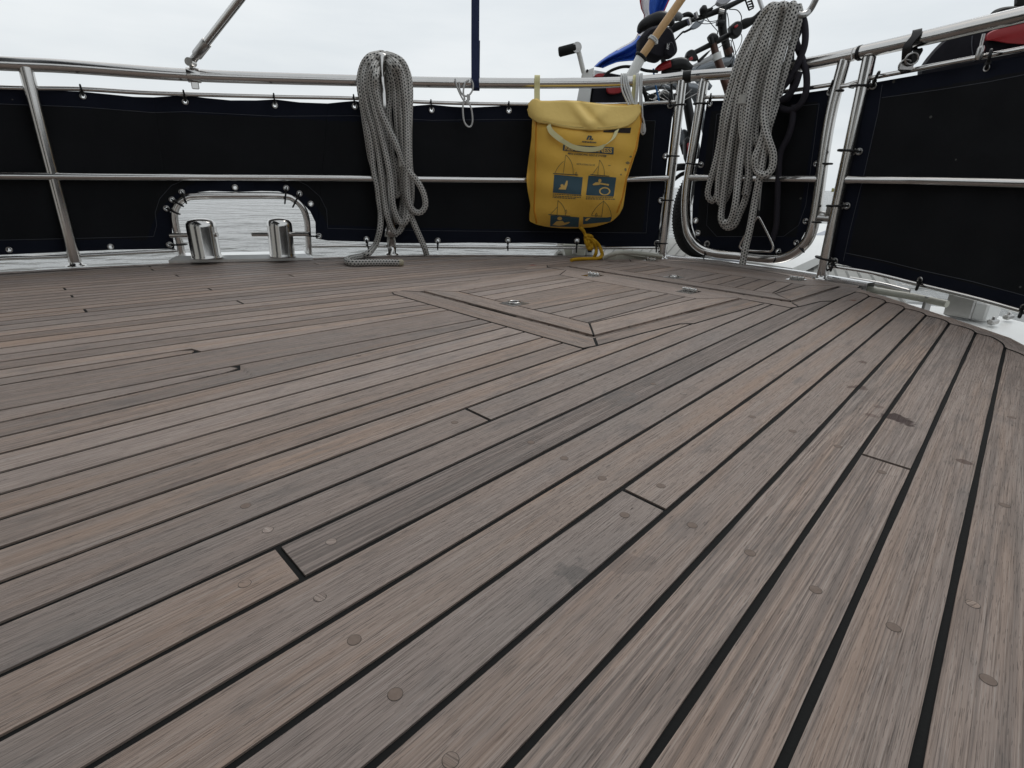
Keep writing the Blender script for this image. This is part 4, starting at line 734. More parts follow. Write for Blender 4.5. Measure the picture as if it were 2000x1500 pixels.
for cx_, cy_ in ((362, 830), (252, 1240), (580, 1275)):
    tx.obj('boat_drawing' if cx_ == 362 else 'figure_drawing', dprint, bg_); tx = MB(); line([(cx_ - 8, cy_ + 22), (cx_ - 6, cy_ - 12), (cx_ + 4, cy_ - 20), (cx_ + 10, cy_), (cx_ + 4, cy_ + 22)])
tx.obj('figure_drawing', dprint, bg_)
ypm = mat('yellow_print_gap', (.72, .47, .13), .6); yp = MB(); text_on(yp, 'RESCUE HARNESS', ((242, 522), (755, 552), (750, 606), (236, 574)), .010, bold=.035); yp.obj('banner_lettering', ypm, bg_); yp = MB()
def blob(pts, n=0): 
    f = np.array(pts, float); c0 = f.mean(0); yp.add([B(*BB(*c0), .010)] + [B(*BB(*p), .010) for p in f], [[0, i + 1, (i + 1) % len(f) + 1] for i in range(len(f))])
def disc(x, y, rx, ry): blob([(x + rx * math.cos(t), y + ry * math.sin(t)) for t in np.linspace(0, 6.283, 15)[:-1]])
disc(210, 958, 17, 16); blob([(170, 998), (185, 978), (235, 980), (248, 940), (256, 905), (272, 905), (268, 950), (250, 1002)]); yp.obj('figure', ypm, bg_); yp = MB()
disc(620, 905, 17, 20); blob([(540, 945), (575, 922), (620, 922), (632, 940), (610, 952), (548, 955)]); blob([(618, 925), (690, 938), (720, 942), (715, 962), (690, 955), (625, 945)]); yp.obj('figure', ypm, bg_); yp = MB()
for k in range(26):
    a0, a1 = k * 6.283 / 26, (k + 1) * 6.283 / 26
    blob([(673 + r * math.cos(t), 1020 + r * .72 * math.sin(t)) for r, t in ((62, a0), (62, a1), (46, a1), (46, a0))])
yp.obj('ring_figure', ypm, bg_); yp = MB(); disc(184, 1315, 26, 20); blob([(105, 1385), (150, 1345), (215, 1340), (235, 1362), (280, 1352), (298, 1355), (275, 1372), (230, 1388), (180, 1395)]); yp.obj('figure', ypm, bg_); yp = MB(); blob([(455, 1335), (480, 1312), (520, 1308), (500, 1325), (480, 1342)])
yp.obj('figure', ypm, bg_)
mb = MB(); patch(mb, [(1180, 253.5), (1233, 249), (1231, 260), (1178, 258)], .008, 10, 4); mb.obj('velcro_patch', dkpatch, bg_)
grime = mat('grime', (.25, .19, .08), .8)
for x, y, rx, ry in ((1226, 318, 5, 3), (1222, 331, 2.5, 3.5), (1213, 341, 2, 2), (1232, 306, 3, 2), (1190, 323, 3, .8)): 
    sm_ = MB(); vs = [(x + rx * math.cos(t) * rnd.uniform(.6, 1.1), y + ry * math.sin(t) * rnd.uniform(.6, 1.1)) for t in np.linspace(0, 6.283, 17)[:-1]]; sm_.add([B(x, y, .004)] + [B(*p, .004) for p in vs], [[0, i + 1, (i + 1) % 16 + 1] for i in range(16)]); sm_.obj('dirt_mark', grime, bg_)
mb = MB(); hpth = cr([(1071, 244), (1076, 256), (1089, 268), (1105, 279), (1120, 287), (1138, 291), (1158, 292), (1175, 288), (1188, 279), (1198, 270), (1205, 254)], 5)
ribbon(mb, [B(x, y, .03 + .05 * math.sin(math.pi * i / len(hpth))) for i, (x, y) in enumerate(hpth)], [np.array([.022, 0, .026]) if i < len(hpth) * .25 else (np.array([.004, 0, .030]) if i < len(hpth) * .72 else np.array([.028, 0, .018])) for i in range(len(hpth))], .008); mb.obj('carry_handle', cream, bg_)
for x, xt in ((1049, 1049), (1236, 1241)):
    mb = MB(); q = F(xt, 160); d = np.array([q[0], q[1], 0]) / math.hypot(q[0], q[1]); up = np.array([0, 0, 1.]); pts = [F(x, 206, .16), F(x, 190, .12), F(xt, 172, .08), q - d * .078, q - d * .05 + up * .06, q + up * .076, q + d * .06 + up * .04, q + d * .076 - up * .05, F(x, 206, .0) - up * .05]
    ribbon(mb, cr(pts, 4), np.array([.038, 0, 0]), .01); mb.obj('hanging_strap', cream, bg_)
# white cords knotted on the rail at the bag's right strap
mb = MB()
for k, (a, b, c0) in enumerate((((1213, 152), (1215, 175), (1228, 205)), ((1217, 151), (1220, 172), (1232, 204)), ((1220, 151), (1225, 172), (1236, 203)), ((1223, 150), (1230, 175), (1238, 204)), ((1243, 150), (1243, 172), (1240, 206)), ((1246, 149), (1246, 174), (1243, 206)), ((1250, 149), (1250, 176), (1250, 210)), ((1253, 149), (1253, 180), (1255, 230)))):
    q = F(*a); d = np.array([q[0], q[1], 0]) / math.hypot(q[0], q[1]); z_ = F(a[0], 158); mb.tube(cr([z_ + d * .075, z_ + [0, 0, .078], z_ - d * .07 + [0, 0, .04], F(*b, .14), F(*c0, .2)], 5), .0125, 7)
mb.tube(cr([F(1255, 228, .15), F(1258, 240, .15), F(1260, 255, .15), F(1256, 262, .15), F(1252, 256, .15), F(1254, 240, .15)], 5), .0125, 7); mb.lathe(F(1257, 250, .15), [(.02, -.05), (.03, 0), (.02, .05)], n=10)
tag(mb.obj('lanyard_cord', wcord, at=tuple(F(1235, 200, .15))), 'bundle of thin white cords wrapped over the rail at the yellow bag', 'cord')
mb = MB(); f2 = lambda x, y, o: F(1060 + x / 7.69, 440 + y / 7.69, o)
mb.tube(cr([f2(560, 30, .35), f2(610, 80, .32), f2(640, 140, .3), f2(680, 180, .3)], 6), .024, 9)
for pts in ([(650, 150), (720, 160), (735, 190), (690, 200), (640, 185), (650, 150)], [(640, 200), (650, 260), (680, 340), (700, 350), (690, 280), (670, 200)], [(680, 190), (690, 260), (720, 350), (740, 340), (735, 260), (705, 200)], [(720, 190), (790, 240), (850, 310), (885, 400), (895, 450), (860, 480)], [(730, 200), (770, 260), (800, 340), (800, 420), (770, 475)]): mb.tube(cr([f2(x, y, .3 + .03 * (i % 2)) for i, (x, y) in enumerate(pts)], 6), .025, 9)
mb.tube(cr([f2(890, 440, .3), G(1060 + 870 / 7.69, 440 + 485 / 7.69, .04)] + [G(1060 + x / 7.69, 440 + y / 7.69, .026) for x, y in ((800, 500), (700, 503), (600, 505), (500, 510), (430, 522))], 6), .025, 9)
tag(mb.obj('knotted_line', yel_rope, at=tuple(F(1150, 490, .3))), 'short yellow rope knotted below the yellow bag, end trailing on the deck', 'rope')
# black strap with buckle on the right rail
mb = MB(); q = F(1787, 78); d = np.array([q[0], q[1], 0]) / math.hypot(q[0], q[1]); up = np.array([0, 0, 1.]); wv = F(1792, 78) - F(1782, 80); wv = wv / np.linalg.norm(wv) * .045
ribbon(mb, cr([F(1769, 142, .0), F(1770, 125, .04), F(1771, 105, .1), F(1774, 88, .12), q - d * .085 + up * .02, q - d * .02 + up * .08, q + d * .07 + up * .04, q + d * .05 - up * .07, F(1793, 97, .0), F(1787, 110, .02), F(1778, 124, .05)], 5), wv, .014); sb = mb.obj('buckle_strap', black, at=tuple(F(1772, 110, .1))); tag(sb, 'short black strap with metal buckle looped round the right-hand rail', 'strap')
mb = MB()
for x, y in ((1768, 128), (1781, 115)): p = F(x, y, .09); mb.torus(p, (0, 1, .2), .05, .011, 16, 6, sx=1.2)
mb.box(F(1769, 131, .09), .07, .012, .03, bev=.006); mb.obj('buckle', steel_d, sb)
# ------------------------------------------------------------------ swim platform and what stands on it
PZ = -.2
greyteak = mat('platform_planks', (.30, .30, .28), .7, var=(5, .8, (.22, .22, .2)), bump=(120, .001))
def gz(x, y, z): return G(x, y, z)
mb = MB(); q = [gz(1080, 509, PZ), gz(1088, 472, PZ), gz(1400, 462, PZ), gz(1700, 470, PZ), gz(1800, 640, PZ), gz(1500, 560, PZ)]
mb.slab(q, .25, 0); a0, a1, b0_, b1_ = gz(1100, 500, PZ + .003), gz(1800, 600, PZ + .003), gz(1092, 474, PZ + .003), gz(1690, 472, PZ + .003)
for k in range(1, 34):
    t = k / 34; p = a0 * (1 - t) + a1 * t; r = b0_ * (1 - t) + b1_ * t; dd = (a1 - a0) / np.linalg.norm(a1 - a0) * .018; mb.add([p - dd, p + dd, r + dd, r - dd], [[0, 1, 2, 3]], 1)
tag(mb.obj('swim_platform', [greyteak, mat('platform_seam', (.14, .14, .13), .8)]), kind='structure')
mb = MB(); q = [gz(1452, 509, .0), gz(1548, 524, .0), gz(1605, 498, .0), gz(1700, 452, .0), gz(1692, 438, .0), gz(1590, 437, .0), gz(1490, 482, .0)]
mb.slab(q, .14, 0); gw = mb.obj('deck_box', white); tag(gw, 'flat white moulded gangway board lying on the swim platform beyond the gate', 'gangway')
gw.name = 'gangway'
greyblue = mat('grey_antislip', (.36, .38, .43), .7, var=(20, .6, (.28, .3, .34)))
mb = MB(); mb.slab([gz(1588, 459, .006), gz(1610, 459, .006), gz(1660, 441, .006), gz(1640, 440, .006)], .005); mb.obj('antislip_strip', greyblue, gw)
mb = MB(); mb.slab([gz(1390, 502, PZ + .1), gz(1400, 496, PZ + .1), gz(1500, 506, PZ + .1), gz(1490, 517, PZ + .1)], .09); t_ = mb.obj('ladder_cover', greyblue); tag(t_, 'grey blue folded boarding step lying right behind the gate sill', 'step')
for k in range(3): mb = MB(); c_ = gz(1400 + 26 * k, 500 + 2.5 * k, PZ + .11); mb.box(c_, .05, .12, .012, bev=.004); mb.obj('step_tread', white, t_)
# winch with crank at the left of the bicycles
wt = thing('hand_winch', 'white hand winch post with black gripped crank standing behind the rail', 'winch', D(1140, 500, 9.4))
a, b, c_, d_ = D(1137, 141, 9.4), D(1160, 132, 9.4), D(1150, 210, 9.4), D(1124, 210, 9.4); lo1, lo2 = c_ + (c_ - b) * 2.6, d_ + (d_ - a) * 2.6
mb = MB(); f_ = [a, b, lo1, lo2]; mb.prism(f_, [p + [.05, .35, 0] for p in f_]); mb.obj('post', white, wt)
mb = MB(); mb.tube([D(1128, 92, 9.2), D(1140, 142, 9.3)], .035, 8); mb.obj('crank_arm', white, wt)
mb = MB(); mb.tube([D(1091, 102, 9.25), D(1093, 101.6, 9.25), D(1122, 94, 9.2), D(1124, 93.5, 9.2)], [.05, .068, .068, .06], 16); mb.obj('crank_grip', rubber, wt)
mb = MB(); mb.lathe(D(1127, 92, 9.15), [(.07, 0), (.07, .05)], (0, 1, 0), 16); mb.obj('grip_end', steel_d, wt)
mb = MB(); mb.lathe(D(1147, 138, 9.37), [(.02, 0), (.02, .03)], (0, 1, 0), 10); mb.obj('bolt', black, wt)
# flag staff and flag
FY = 8.95
ft = thing('flag_staff', 'varnished wooden flag staff slanting up from a white socket behind the rail', 'flagpole', D(1232, 150, FY))
mb = MB(); mb.tube([D(1222, 168, FY), D(1252, 112, FY)], .074, 16); mb.obj('socket', white, ft)
mb = MB(); mb.tube([D(1250, 115, FY), D(1330, 0, FY), D(1420, -130, FY)], [.056, .056, .05], 14); mb.obj('pole', pine, ft)
ax = D(1330, 0, FY) - D(1250, 115, FY)
mb = MB(); mb.torus(D(1252, 111, FY), ax, .075, .022, 20, 8); mb.obj('socket_ring', rubber, ft)
mb = MB(); mb.torus(D(1277, 76, FY), ax, .062, .014, 20, 8); mb.torus(D(1274, 79, FY), ax, .062, .014, 20, 8); mb.tube([D(1282, 80, FY - .06), D(1283, 86, FY - .06)], .018, 8); mb.obj('ring_cord', wcord, ft)
fl_m = [mat('flag_red', (.45, .012, .03), .7), mat('flag_white', (.68, .66, .68), .7), mat('flag_blue', (.02, .10, .48), .65, bump=(20, .004))]
le = resample([(1262, -70), (1250, -20), (1249, 2), (1252, 18), (1258, 30), (1253, 52), (1240, 76), (1230, 83), (1212, 92), (1188, 107), (1170, 120), (1160, 130)], 60)
re_ = resample([(1345, -70), (1322, -30), (1306, 4), (1298, 22), (1290, 36), (1282, 70), (1266, 102), (1245, 118), (1226, 119), (1206, 121), (1190, 127), (1177, 133)], 60)
t = np.linspace(0, 1, 25)[None, :, None]; Q = le[:, None] * (1 - t) + re_[:, None] * t; wv_ = .10 * np.sin(t[..., 0] * 9 + np.linspace(0, 3, 60)[:, None]) + .06 * np.sin(t[..., 0] * 17 + 1)
P = D(Q[..., 0], Q[..., 1], 10.6 + wv_); mf = np.full((59, 24), 2); mf[:, 0] = 0; mf[:34, 1:8] = 1; mf[:34, 23] = 0; mf[34:, 0] = 1
for i in range(34, 46): mf[i, 0:2] = 1
mb = MB(); mb.grid(P, 2, True, None, mf); fo = mb.obj('flag', fl_m); sm = fo.modifiers.new('thickness', 'SOLIDIFY'); sm.thickness = .0008
tag(fo, 'red, white and blue flag hanging in folds behind the bicycle saddle', 'flag')
# bicycles
def puff(mb, pts, Y, th, k=.82, m=0):
    p = np.array(cr(pts + [pts[0]], 4)[:-1]); c_ = p.mean(0); rings = []
    for s_, dy in ((k, th), (.97, th * .75), (1, th * .4), (1, -th * .4), (.97, -th * .75), (k, -th)): q = c_ + (p - c_) * s_; rings.append(D(q[:, 0], q[:, 1], Y) + np.array([0, dy, 0]))
    n = len(p); rings = rings[::-1]; vs = [v for r in rings for v in r]; mb.add(vs, [[i * n + j, i * n + (j + 1) % n, (i + 1) * n + (j + 1) % n, (i + 1) * n + j] for i in range(5) for j in range(n)], m, True)
    for r, fl_ in ((0, 0), (5, 1)): mb.add(list(rings[r]) + [rings[r].mean(0)], [[(j + 1) % n, j, n] for j in range(n)], m, True)
def T(parent, name, pts, Y, r, m, k=10, n=6, smooth=True):
    Ys = Y if hasattr(Y, '__len__') else [Y] * len(pts); P = [D(x, y, yy) for (x, y), yy in zip(pts, Ys)]
    rr = [v * zc(P[0]) / FL for v in (r if hasattr(r, '__len__') else [r])]
    if hasattr(r, '__len__') and len(r) == len(pts) and len(pts) > 2:
        Z_ = cr([np.append(p, q) for p, q in zip(P, rr)], n); P = [z[:3] for z in Z_]; R_ = [float(z[3]) for z in Z_]
    else:
        if len(P) > 2: P = cr(P, n)
        R_ = rr[0] if not hasattr(r, '__len__') else rr
    mb = MB(); mb.tube(P, R_, k); return mb.obj(name, m, parent)
def PF(parent, name, pts, Y, th, m, k=.82): mb = MB(); puff(mb, pts, Y, th, k); return mb.obj(name, m, parent)
YA = 10.9; ba = thing('bicycle', 'farther folding bicycle with black saddle bag and high raised handlebar', 'bicycle', D(1400, 480, YA), 'folding bicycles on the swim platform')
sd1 = T(ba, 'saddle', [(1247, 64), (1255, 52), (1272, 42), (1292, 38), (1308, 42), (1314, 50)], YA - .9, [4, 10, 12, 14, 10, 4], black, 14)
T(ba, 'saddle_tail', [(1312, 36), (1322, 32), (1332, 36)], YA - .6, [5, 8.5, 5], mat('grey_plastic', (.13, .135, .14), .5, bump=(200, .0004)), 12)
bgk = PF(ba, 'saddle_bag', [(1246, 78), (1262, 60), (1288, 54), (1306, 62), (1313, 80), (1318, 102), (1312, 112), (1296, 112), (1284, 120), (1262, 114), (1247, 98)], YA - 1.3, .22, blk_cl)
PF(bgk, 'side_pocket', [(1302, 84), (1312, 84), (1317, 104), (1308, 113), (1299, 106)], YA - 1.56, .06, blk_cl); T(bgk, 'zip', [(1254, 78), (1272, 68), (1284, 72)], YA - 1.55, .7, rubber, 6)
vs, fs = text_mesh('AMC', bold=.03); tx = MB(); tx.add([D(1306.5 - (1 - y) * -5 + x * 1.5 - 5, 97 - x * 11 , YA - 1.63) if False else D(1301 + (1 - y) * 5 + x * 2, 97 - x * 12, YA - 1.63) for x, y in vs], fs); tx.obj('lettering', mat('white_print', (.6, .6, .6), .6), bgk)
T(ba, 'seat_post', [(1285, 60), (1300, 140), (1320, 230), (1338, 300)], YA - .5, [5, 5, 6, 6], black)
hb = T(ba, 'handlebar', [(1312, 58), (1345, 42), (1380, 30), (1412, 17), (1440, 4), (1475, -14)], YA, [4.2, 4.4, 5, 5.5, 4.5, 4.2], black)
T(hb, 'grip', [(1308, 60), (1320, 53), (1343, 43)], YA, [7, 7.4, 6], rubber, 14); T(hb, 'grip_clamp', [(1344, 36), (1348, 49)], YA - .05, 4.5, steel_d); T(hb, 'lever_clamp', [(1358, 24), (1362, 36)], YA - .05, 3.6, steel_d)
T(hb, 'grip_shifter', [(1331, 31), (1345, 28), (1355, 34)], YA + .05, [3.5, 4.5, 3], black)
PF(hb, 'brake_lever', [(1346, 56), (1356, 44), (1368, 41), (1376, 38), (1366, 52), (1354, 58)], YA - .1, .03, greyp); T(hb, 'brake_blade', [(1350, 56), (1338, 62), (1332, 64), (1314, 83)], YA - .1, [2.2, 2, 1.8, 1.2], black)
T(hb, 'bell', [(1371, 30), (1374, 20), (1376, 11)], YA - .05, [4, 8, 4], black, 14); PF(hb, 'display', [(1397, 8), (1404, -4), (1422, -8), (1426, 2), (1408, 12)], YA - .2, .06, mat('grey_display', (.4, .4, .42), .35))
stm = T(ba, 'stem', [(1412, 14), (1410, 40), (1412, 62), (1420, 95), (1430, 140)], YA, [7, 8.5, 8, 7.5, 7.5], black, 14)
T(stm, 'stem_clamp', [(1400, 44), (1413, 46)], YA - .1, [6, 6], black); T(stm, 'stem_cap', [(1404, 22), (1413, 24)], YA - .12, 5, steel_d); T(stm, 'bronze_section', [(1422, 94), (1426, 106)], YA - .02, 8.2, brown, 14)
T(ba, 'head_tube', [(1428, 112), (1433, 140), (1442, 190)], YA, [7, 9, 8], greyp, 14)
T(ba, 'frame_tube', [(1430, 118), (1395, 127), (1356, 141), (1330, 160)], YA, [9, 9.5, 9, 8], greyp, 14)
T(ba, 'down_tube', [(1437, 150), (1432, 190), (1410, 250), (1390, 300)], YA, 9, greyp, 14)
T(ba, 'cable', [(1424, 18), (1440, 20), (1448, 32), (1447, 46)], YA - .1, .9, black, 6); T(ba, 'cable', [(1402, 40), (1385, 42), (1370, 36)], YA - .1, .7, black, 6); T(ba, 'cable', [(1420, 25), (1423, 40), (1425, 60), (1434, 90), (1442, 130)], YA - .1, .8, black, 6); T(ba, 'cable', [(1372, 30), (1390, 14), (1400, 8)], YA - .1, .8, black, 6)
for pts in ([(1378, 32), (1392, 50), (1401, 60)], [(1441, 58), (1449, 72), (1444, 92), (1426, 120)], [(1436, 70), (1428, 84), (1433, 104), (1430, 128)], [(1398, 84), (1386, 100), (1372, 116), (1352, 132)], [(1428, 78), (1400, 96), (1378, 118), (1360, 134)], [(1352, 36), (1372, 46), (1396, 44), (1408, 34)]): T(ba, 'cable', pts, YA - .5, .75, black, 6)
T(ba, 'light_bracket', [(1376, 32), (1382, 22), (1392, 16)], YA, [3, 4, 2], black); T(ba, 'brake_hose', [(1402, 60), (1399, 90), (1408, 120), (1400, 150)], YA - .1, 1.1, black, 6)
hk = MB()
for a_, b_ in (((1455, -2), (1463, 20)), ((1466, -4), (1472, 14)), ((1463, 20), (1472, 15)), ((1460, 4), (1467, 2)), ((1462, 9), (1469, 7)), ((1463, 14), (1471, 12))): hk.tube([D(*a_, YA - .2), D(*b_, YA - .2)], .013, 6)
hk.obj('strap_holder', rubber, hb)
def wheel(parent, cx_, cy_, rpx, Y, kx, tr=10.5):
    c_ = D(cx_, cy_, Y); R_ = rpx * zc(c_) / FL; t_ = tr * zc(c_) / FL; e1 = np.array([kx, math.sqrt(1 - kx * kx), 0]); e2 = np.array([0, 0, 1.]); nrm = np.cross(e1, e2)
    w_ = thing_child('wheel', parent); mb = MB(); mb.tube([c_ + R_ * (e1 * math.cos(t) + e2 * math.sin(t)) for t in np.linspace(0, 2 * math.pi, 61)[:-1]], t_, 14, closed=True)
    for k in range(90):
        t = k * 2 * math.pi / 90; o = e1 * math.cos(t) + e2 * math.sin(t); tn_ = -e1 * math.sin(t) + e2 * math.cos(t)
        for sgn in (-1, 1): mb.tube([c_ + o * (R_ + t_ * .99) + nrm * sgn * t_ * .05 + tn_ * .01, c_ + o * (R_ + t_ * .72) + nrm * sgn * t_ * .72 - tn_ * .05], t_ * .09, 4)
    mb.obj('tyre', rubber, w_)
    mb = MB(); mb.tube([c_ + (R_ - t_ * 1.15) * (e1 * math.cos(t) + e2 * math.sin(t)) for t in np.linspace(0, 2 * math.pi, 49)[:-1]], t_ * .38, 8, closed=True); mb.obj('rim', steel_d, w_)
    mb = MB()
    for k in range(20): t = k * math.pi / 10; o = e1 * math.cos(t) + e2 * math.sin(t); mb.tube([c_ + nrm * .05 * (-1) ** k, c_ + o * (R_ - t_)], .007, 4)
    mb.lathe(c_ - nrm * .12, [(.05, 0), (.09, .04), (.09, .2), (.05, .24)], nrm, 12); mb.obj('spokes_and_hub', steel_d, w_); return c_
def thing_child(name, parent):
    o = bpy.data.objects.new(name, None); o.empty_display_size = .03; C.collection.objects.link(o); o.parent = parent; return o
wheel(ba, 1480, 396, 86, YA + .1, .8); wheel(ba, 1250, 414, 80, 12.2, .8)
YB = 10.1; b2 = thing('bicycle', 'nearer folding bicycle with black and red saddle, fat rear tyre in the gate gap', 'bicycle', D(1365, 500, YB), 'folding bicycles on the swim platform')
hb = T(b2, 'handlebar', [(1346, 108), (1372, 95), (1400, 81), (1428, 66), (1452, 50)], YB, [4.5, 4.8, 5.5, 5, 4.5], black)
T(hb, 'grip', [(1446, 50), (1456, 46), (1472, 39), (1488, 28), (1494, 22)], YB, [7.5, 9, 6.5, 8.5, 7], rubber, 14)
PF(hb, 'motor_switch', [(1423, 54), (1434, 44), (1444, 44), (1447, 60), (1440, 74), (1428, 72)], YB - .15, .09, black); PF(hb, 'red_button', [(1434, 52), (1439, 48), (1441, 51), (1436, 55)], YB - .27, .02, red)
PF(hb, 'grip_shifter', [(1338, 112), (1342, 101), (1351, 98), (1358, 106), (1362, 118), (1350, 118)], YB - .05, .08, black); PF(hb, 'red_button', [(1345, 114), (1351, 111), (1353, 116), (1347, 119)], YB - .2, .02, red)
PF(hb, 'brake_lever', [(1362, 118), (1378, 104), (1386, 99), (1372, 116), (1364, 124)], YB - .1, .03, black)
stm = T(b2, 'stem', [(1391, 76), (1398, 105), (1410, 140), (1424, 182), (1440, 235)], YB, [6.5, 7, 8, 8.5, 8.5], brown, 16)
T(stm, 'stem_clamp', [(1384, 78), (1392, 73), (1400, 77)], YB - .05, [6, 8, 6], black); T(stm, 'quick_release', [(1388, 72), (1392, 86)], YB - .15, 4, black); T(stm, 'white_tape', [(1398, 104), (1401.5, 117)], YB, 9, white, 16)
T(b2, 'silver_bar', [(1478, -18), (1486, 8), (1496, 34)], YB - .1, 4, mat('silver_tube', (.7, .7, .7), .35, .5), 12)
sb_ = T(b2, 'saddle', [(1305, 130), (1315, 127), (1332, 125), (1342, 130), (1352, 132)], YB - .3, [9, 11, 11.5, 9, 4], black, 14); T(sb_, 'red_saddle_nose', [(1280, 138), (1288, 133), (1298, 128), (1309, 124)], YB - .36, [3.5, 6, 7, 7], red, 14)
T(sb_, 'saddle_springs', [(1292, 142), (1305, 139), (1325, 141), (1338, 138)], YB - .3, [3, 6, 6, 3], rubber); T(sb_, 'seat_clamp', [(1330, 138), (1338, 143)], YB - .35, 3, steel_d)
T(b2, 'frame_tube', [(1300, 166), (1330, 168), (1355, 172), (1372, 178)], YB, [7, 8, 9, 9], greyp, 14)
T(b2, 'carry_strap', [(1352, 130), (1372, 121), (1392, 112)], YB - .1, [2, 4, 5], mat('pale_strap', (.5, .5, .5), .7), 8)
T(b2, 'seat_tube', [(1334, 150), (1339, 180), (1346, 222), (1354, 268), (1362, 310)], YB - .1, [7, 8, 9, 9, 9], black, 14)
T(b2, 'seat_stay', [(1352, 178), (1364, 200), (1380, 260)], YB + .1, 8, greyp, 12); T(b2, 'chain_stay', [(1310, 330), (1330, 326), (1362, 326)], YB - .1, 7, black, 10)
T(b2, 'frame_lug', [(1356, 150), (1372, 160), (1388, 172)], YB + .1, [5, 8, 5], greyp, 10)
PF(b2, 'mudguard_bracket', [(1322, 262), (1336, 252), (1345, 264), (1334, 280), (1324, 282)], YB + .05, .05, greyp)
lt = PF(b2, 'rear_light', [(1335, 274), (1343, 268), (1352, 276), (1353, 300), (1346, 322), (1337, 310)], YB - .25, .08, black); PF(lt, 'red_lens', [(1342, 280), (1349, 280), (1350, 300), (1344, 310)], YB - .35, .03, red)
T(b2, 'mudguard', [(1316, 352), (1330, 341), (1346, 336), (1362, 335)], YB, [3, 4, 4, 3], black)
wheel(b2, 1376, 412, 73, YB + .05, .8, 15)
# pannier, case and cords between the rail and the bicycles
pn = thing('pannier', 'black and red pannier bag seen just under the top rail at the winch post', 'bag', D(1190, 200, 9.8))
PF(pn, 'pannier_body', [(1154, 165), (1158, 152), (1175, 147), (1198, 150), (1222, 158), (1228, 190), (1222, 222), (1152, 222)], 9.8, .3, blk_cl, .9)
PF(pn, 'red_top', [(1158, 152), (1164, 146), (1176, 145), (1184, 150), (1170, 153)], 9.5, .1, red); PF(pn, 'red_panel', [(1184, 172), (1200, 169), (1216, 172), (1210, 182), (1192, 184), (1185, 180)], 9.46, .03, red)
T(None, 'cable_arc', [(1176, 158), (1186, 143), (1203, 134), (1222, 130), (1245, 133), (1262, 138), (1285, 140)], 9.3, 2.8, rubber, 10) and None
o = [x for x in bpy.data.objects if x.name.startswith('cable_arc')][0]; tag(o, 'thick black cable arching above the rail between winch post and saddle', 'cable'); o.name = 'power_cable'
o = T(None, 'storage_case', [(1162, 150), (1163, 150)], 11.5, 1, white); bpy.data.objects.remove(o)
mb = MB(); f_ = [D(1161, 137, 11.4), D(1222, 148, 11.4), D(1222, 200, 11.4), D(1160, 200, 11.4)]; mb.prism(f_, [p + [0, .5, 0] for p in f_]); tag(mb.obj('storage_box', white), 'white box behind the pannier, its top edge just above the rail', 'box')
o = T(None, 'blue_cord', [(1276, 134), (1279, 160), (1286, 192), (1290, 215)], 9.4, 1.7, mat('blue_cord_mat', (.02, .12, .32), .7), 8); tag(o, 'thin blue cord hanging down behind the rail beside the black saddle', 'cord'); o.name = 'blue_cord'
bk = thing('folded_bicycle', 'dark folded bicycle parts with grey mudguard showing between rail and canvas', 'bicycle', D(1280, 220, 9.9))
T(bk, 'mudguard', [(1250, 182), (1262, 173), (1285, 168), (1308, 172)], 10, [3, 5, 6, 3], greyp, 12); T(bk, 'black_tube', [(1252, 166), (1262, 190), (1268, 230)], 9.8, 4, rubber); T(bk, 'dark_frame', [(1260, 195), (1285, 188), (1310, 192), (1325, 185)], 9.9, [6, 8, 8, 5], black)
mb = MB()
for k in range(9): t = .3 + k * .28; mb.tube([D(1318, 205, 9.7), D(1318 - 52 * math.cos(t), 205 - 40 * math.sin(t), 9.7)], .006, 4)
mb.obj('spokes', steel_d, bk); T(bk, 'chain_guard', [(1268, 205), (1290, 214), (1316, 208)], 9.8, [5, 8, 5], black); T(bk, 'crank', [(1276, 196), (1296, 178), (1306, 182)], 9.6, 2.4, steel_d); T(bk, 'cable', [(1250, 170), (1275, 186), (1300, 160), (1322, 176)], 9.6, 1.1, black, 6); T(bk, 'upright_strut', [(1312, 160), (1311, 205)], 9.6, 2.2, black)
# fittings glimpsed under the rail
mb = MB(); mb.box(G(1095, 497, PZ) + [0, 0, .12], .09, .12, .12, bev=.02); t_ = mb.obj('step_bracket', steel); tag(t_, 'small stainless bracket below the bag, at the platform edge', 'bracket')
mb = MB(); mb.tube(cr([G(1086, 500, PZ) + [0, 0, .02], G(1088, 492, PZ + .2), G(1098, 488, PZ + .22), G(1102, 501, PZ) + [0, 0, .02]], 5), .02, 8); mb.obj('bracket_handle', white, t_)
mb = MB(); mb.box(G(1121, 500, PZ) + [0, .1, .11], .2, .14, .11, bev=.02); t_ = mb.obj('locker', beige); tag(t_, 'low beige locker on the platform left of the yellow rope', 'locker'); mb = MB(); mb.box(G(1121, 500, PZ) + [0, -.06, .1], .04, .03, .06, bev=.01); mb.obj('latch', steel_d, t_)
mb = MB(); mb.box(G(1151, 500, PZ) + [0, .1, .13], .07, .09, .13, bev=.02); t_ = mb.obj('shore_power_inlet', white); tag(t_, 'small white box with black socket just behind the yellow rope', 'box'); mb = MB(); mb.box(G(1151, 500, PZ) + [0, -.01, .12], .035, .03, .05, bev=.01); mb.obj('socket', black, t_)
mb = MB(); mb.tube(cr([G(1180, 504, .05), G(1206, 494, .14), G(1235, 494, .12), G(1265, 497, .08), G(1292, 501, .04)], 6), [.03 + .0 * i for i in range(25)], 12)
mb.slab([G(1178, 506, .0), G(1206, 495, .1), G(1290, 502, .03), G(1290, 507, 0)], .12); tag(mb.obj('hatch_coaming', beige), 'beige moulded ridge at the platform edge left of the gate post', 'moulding')
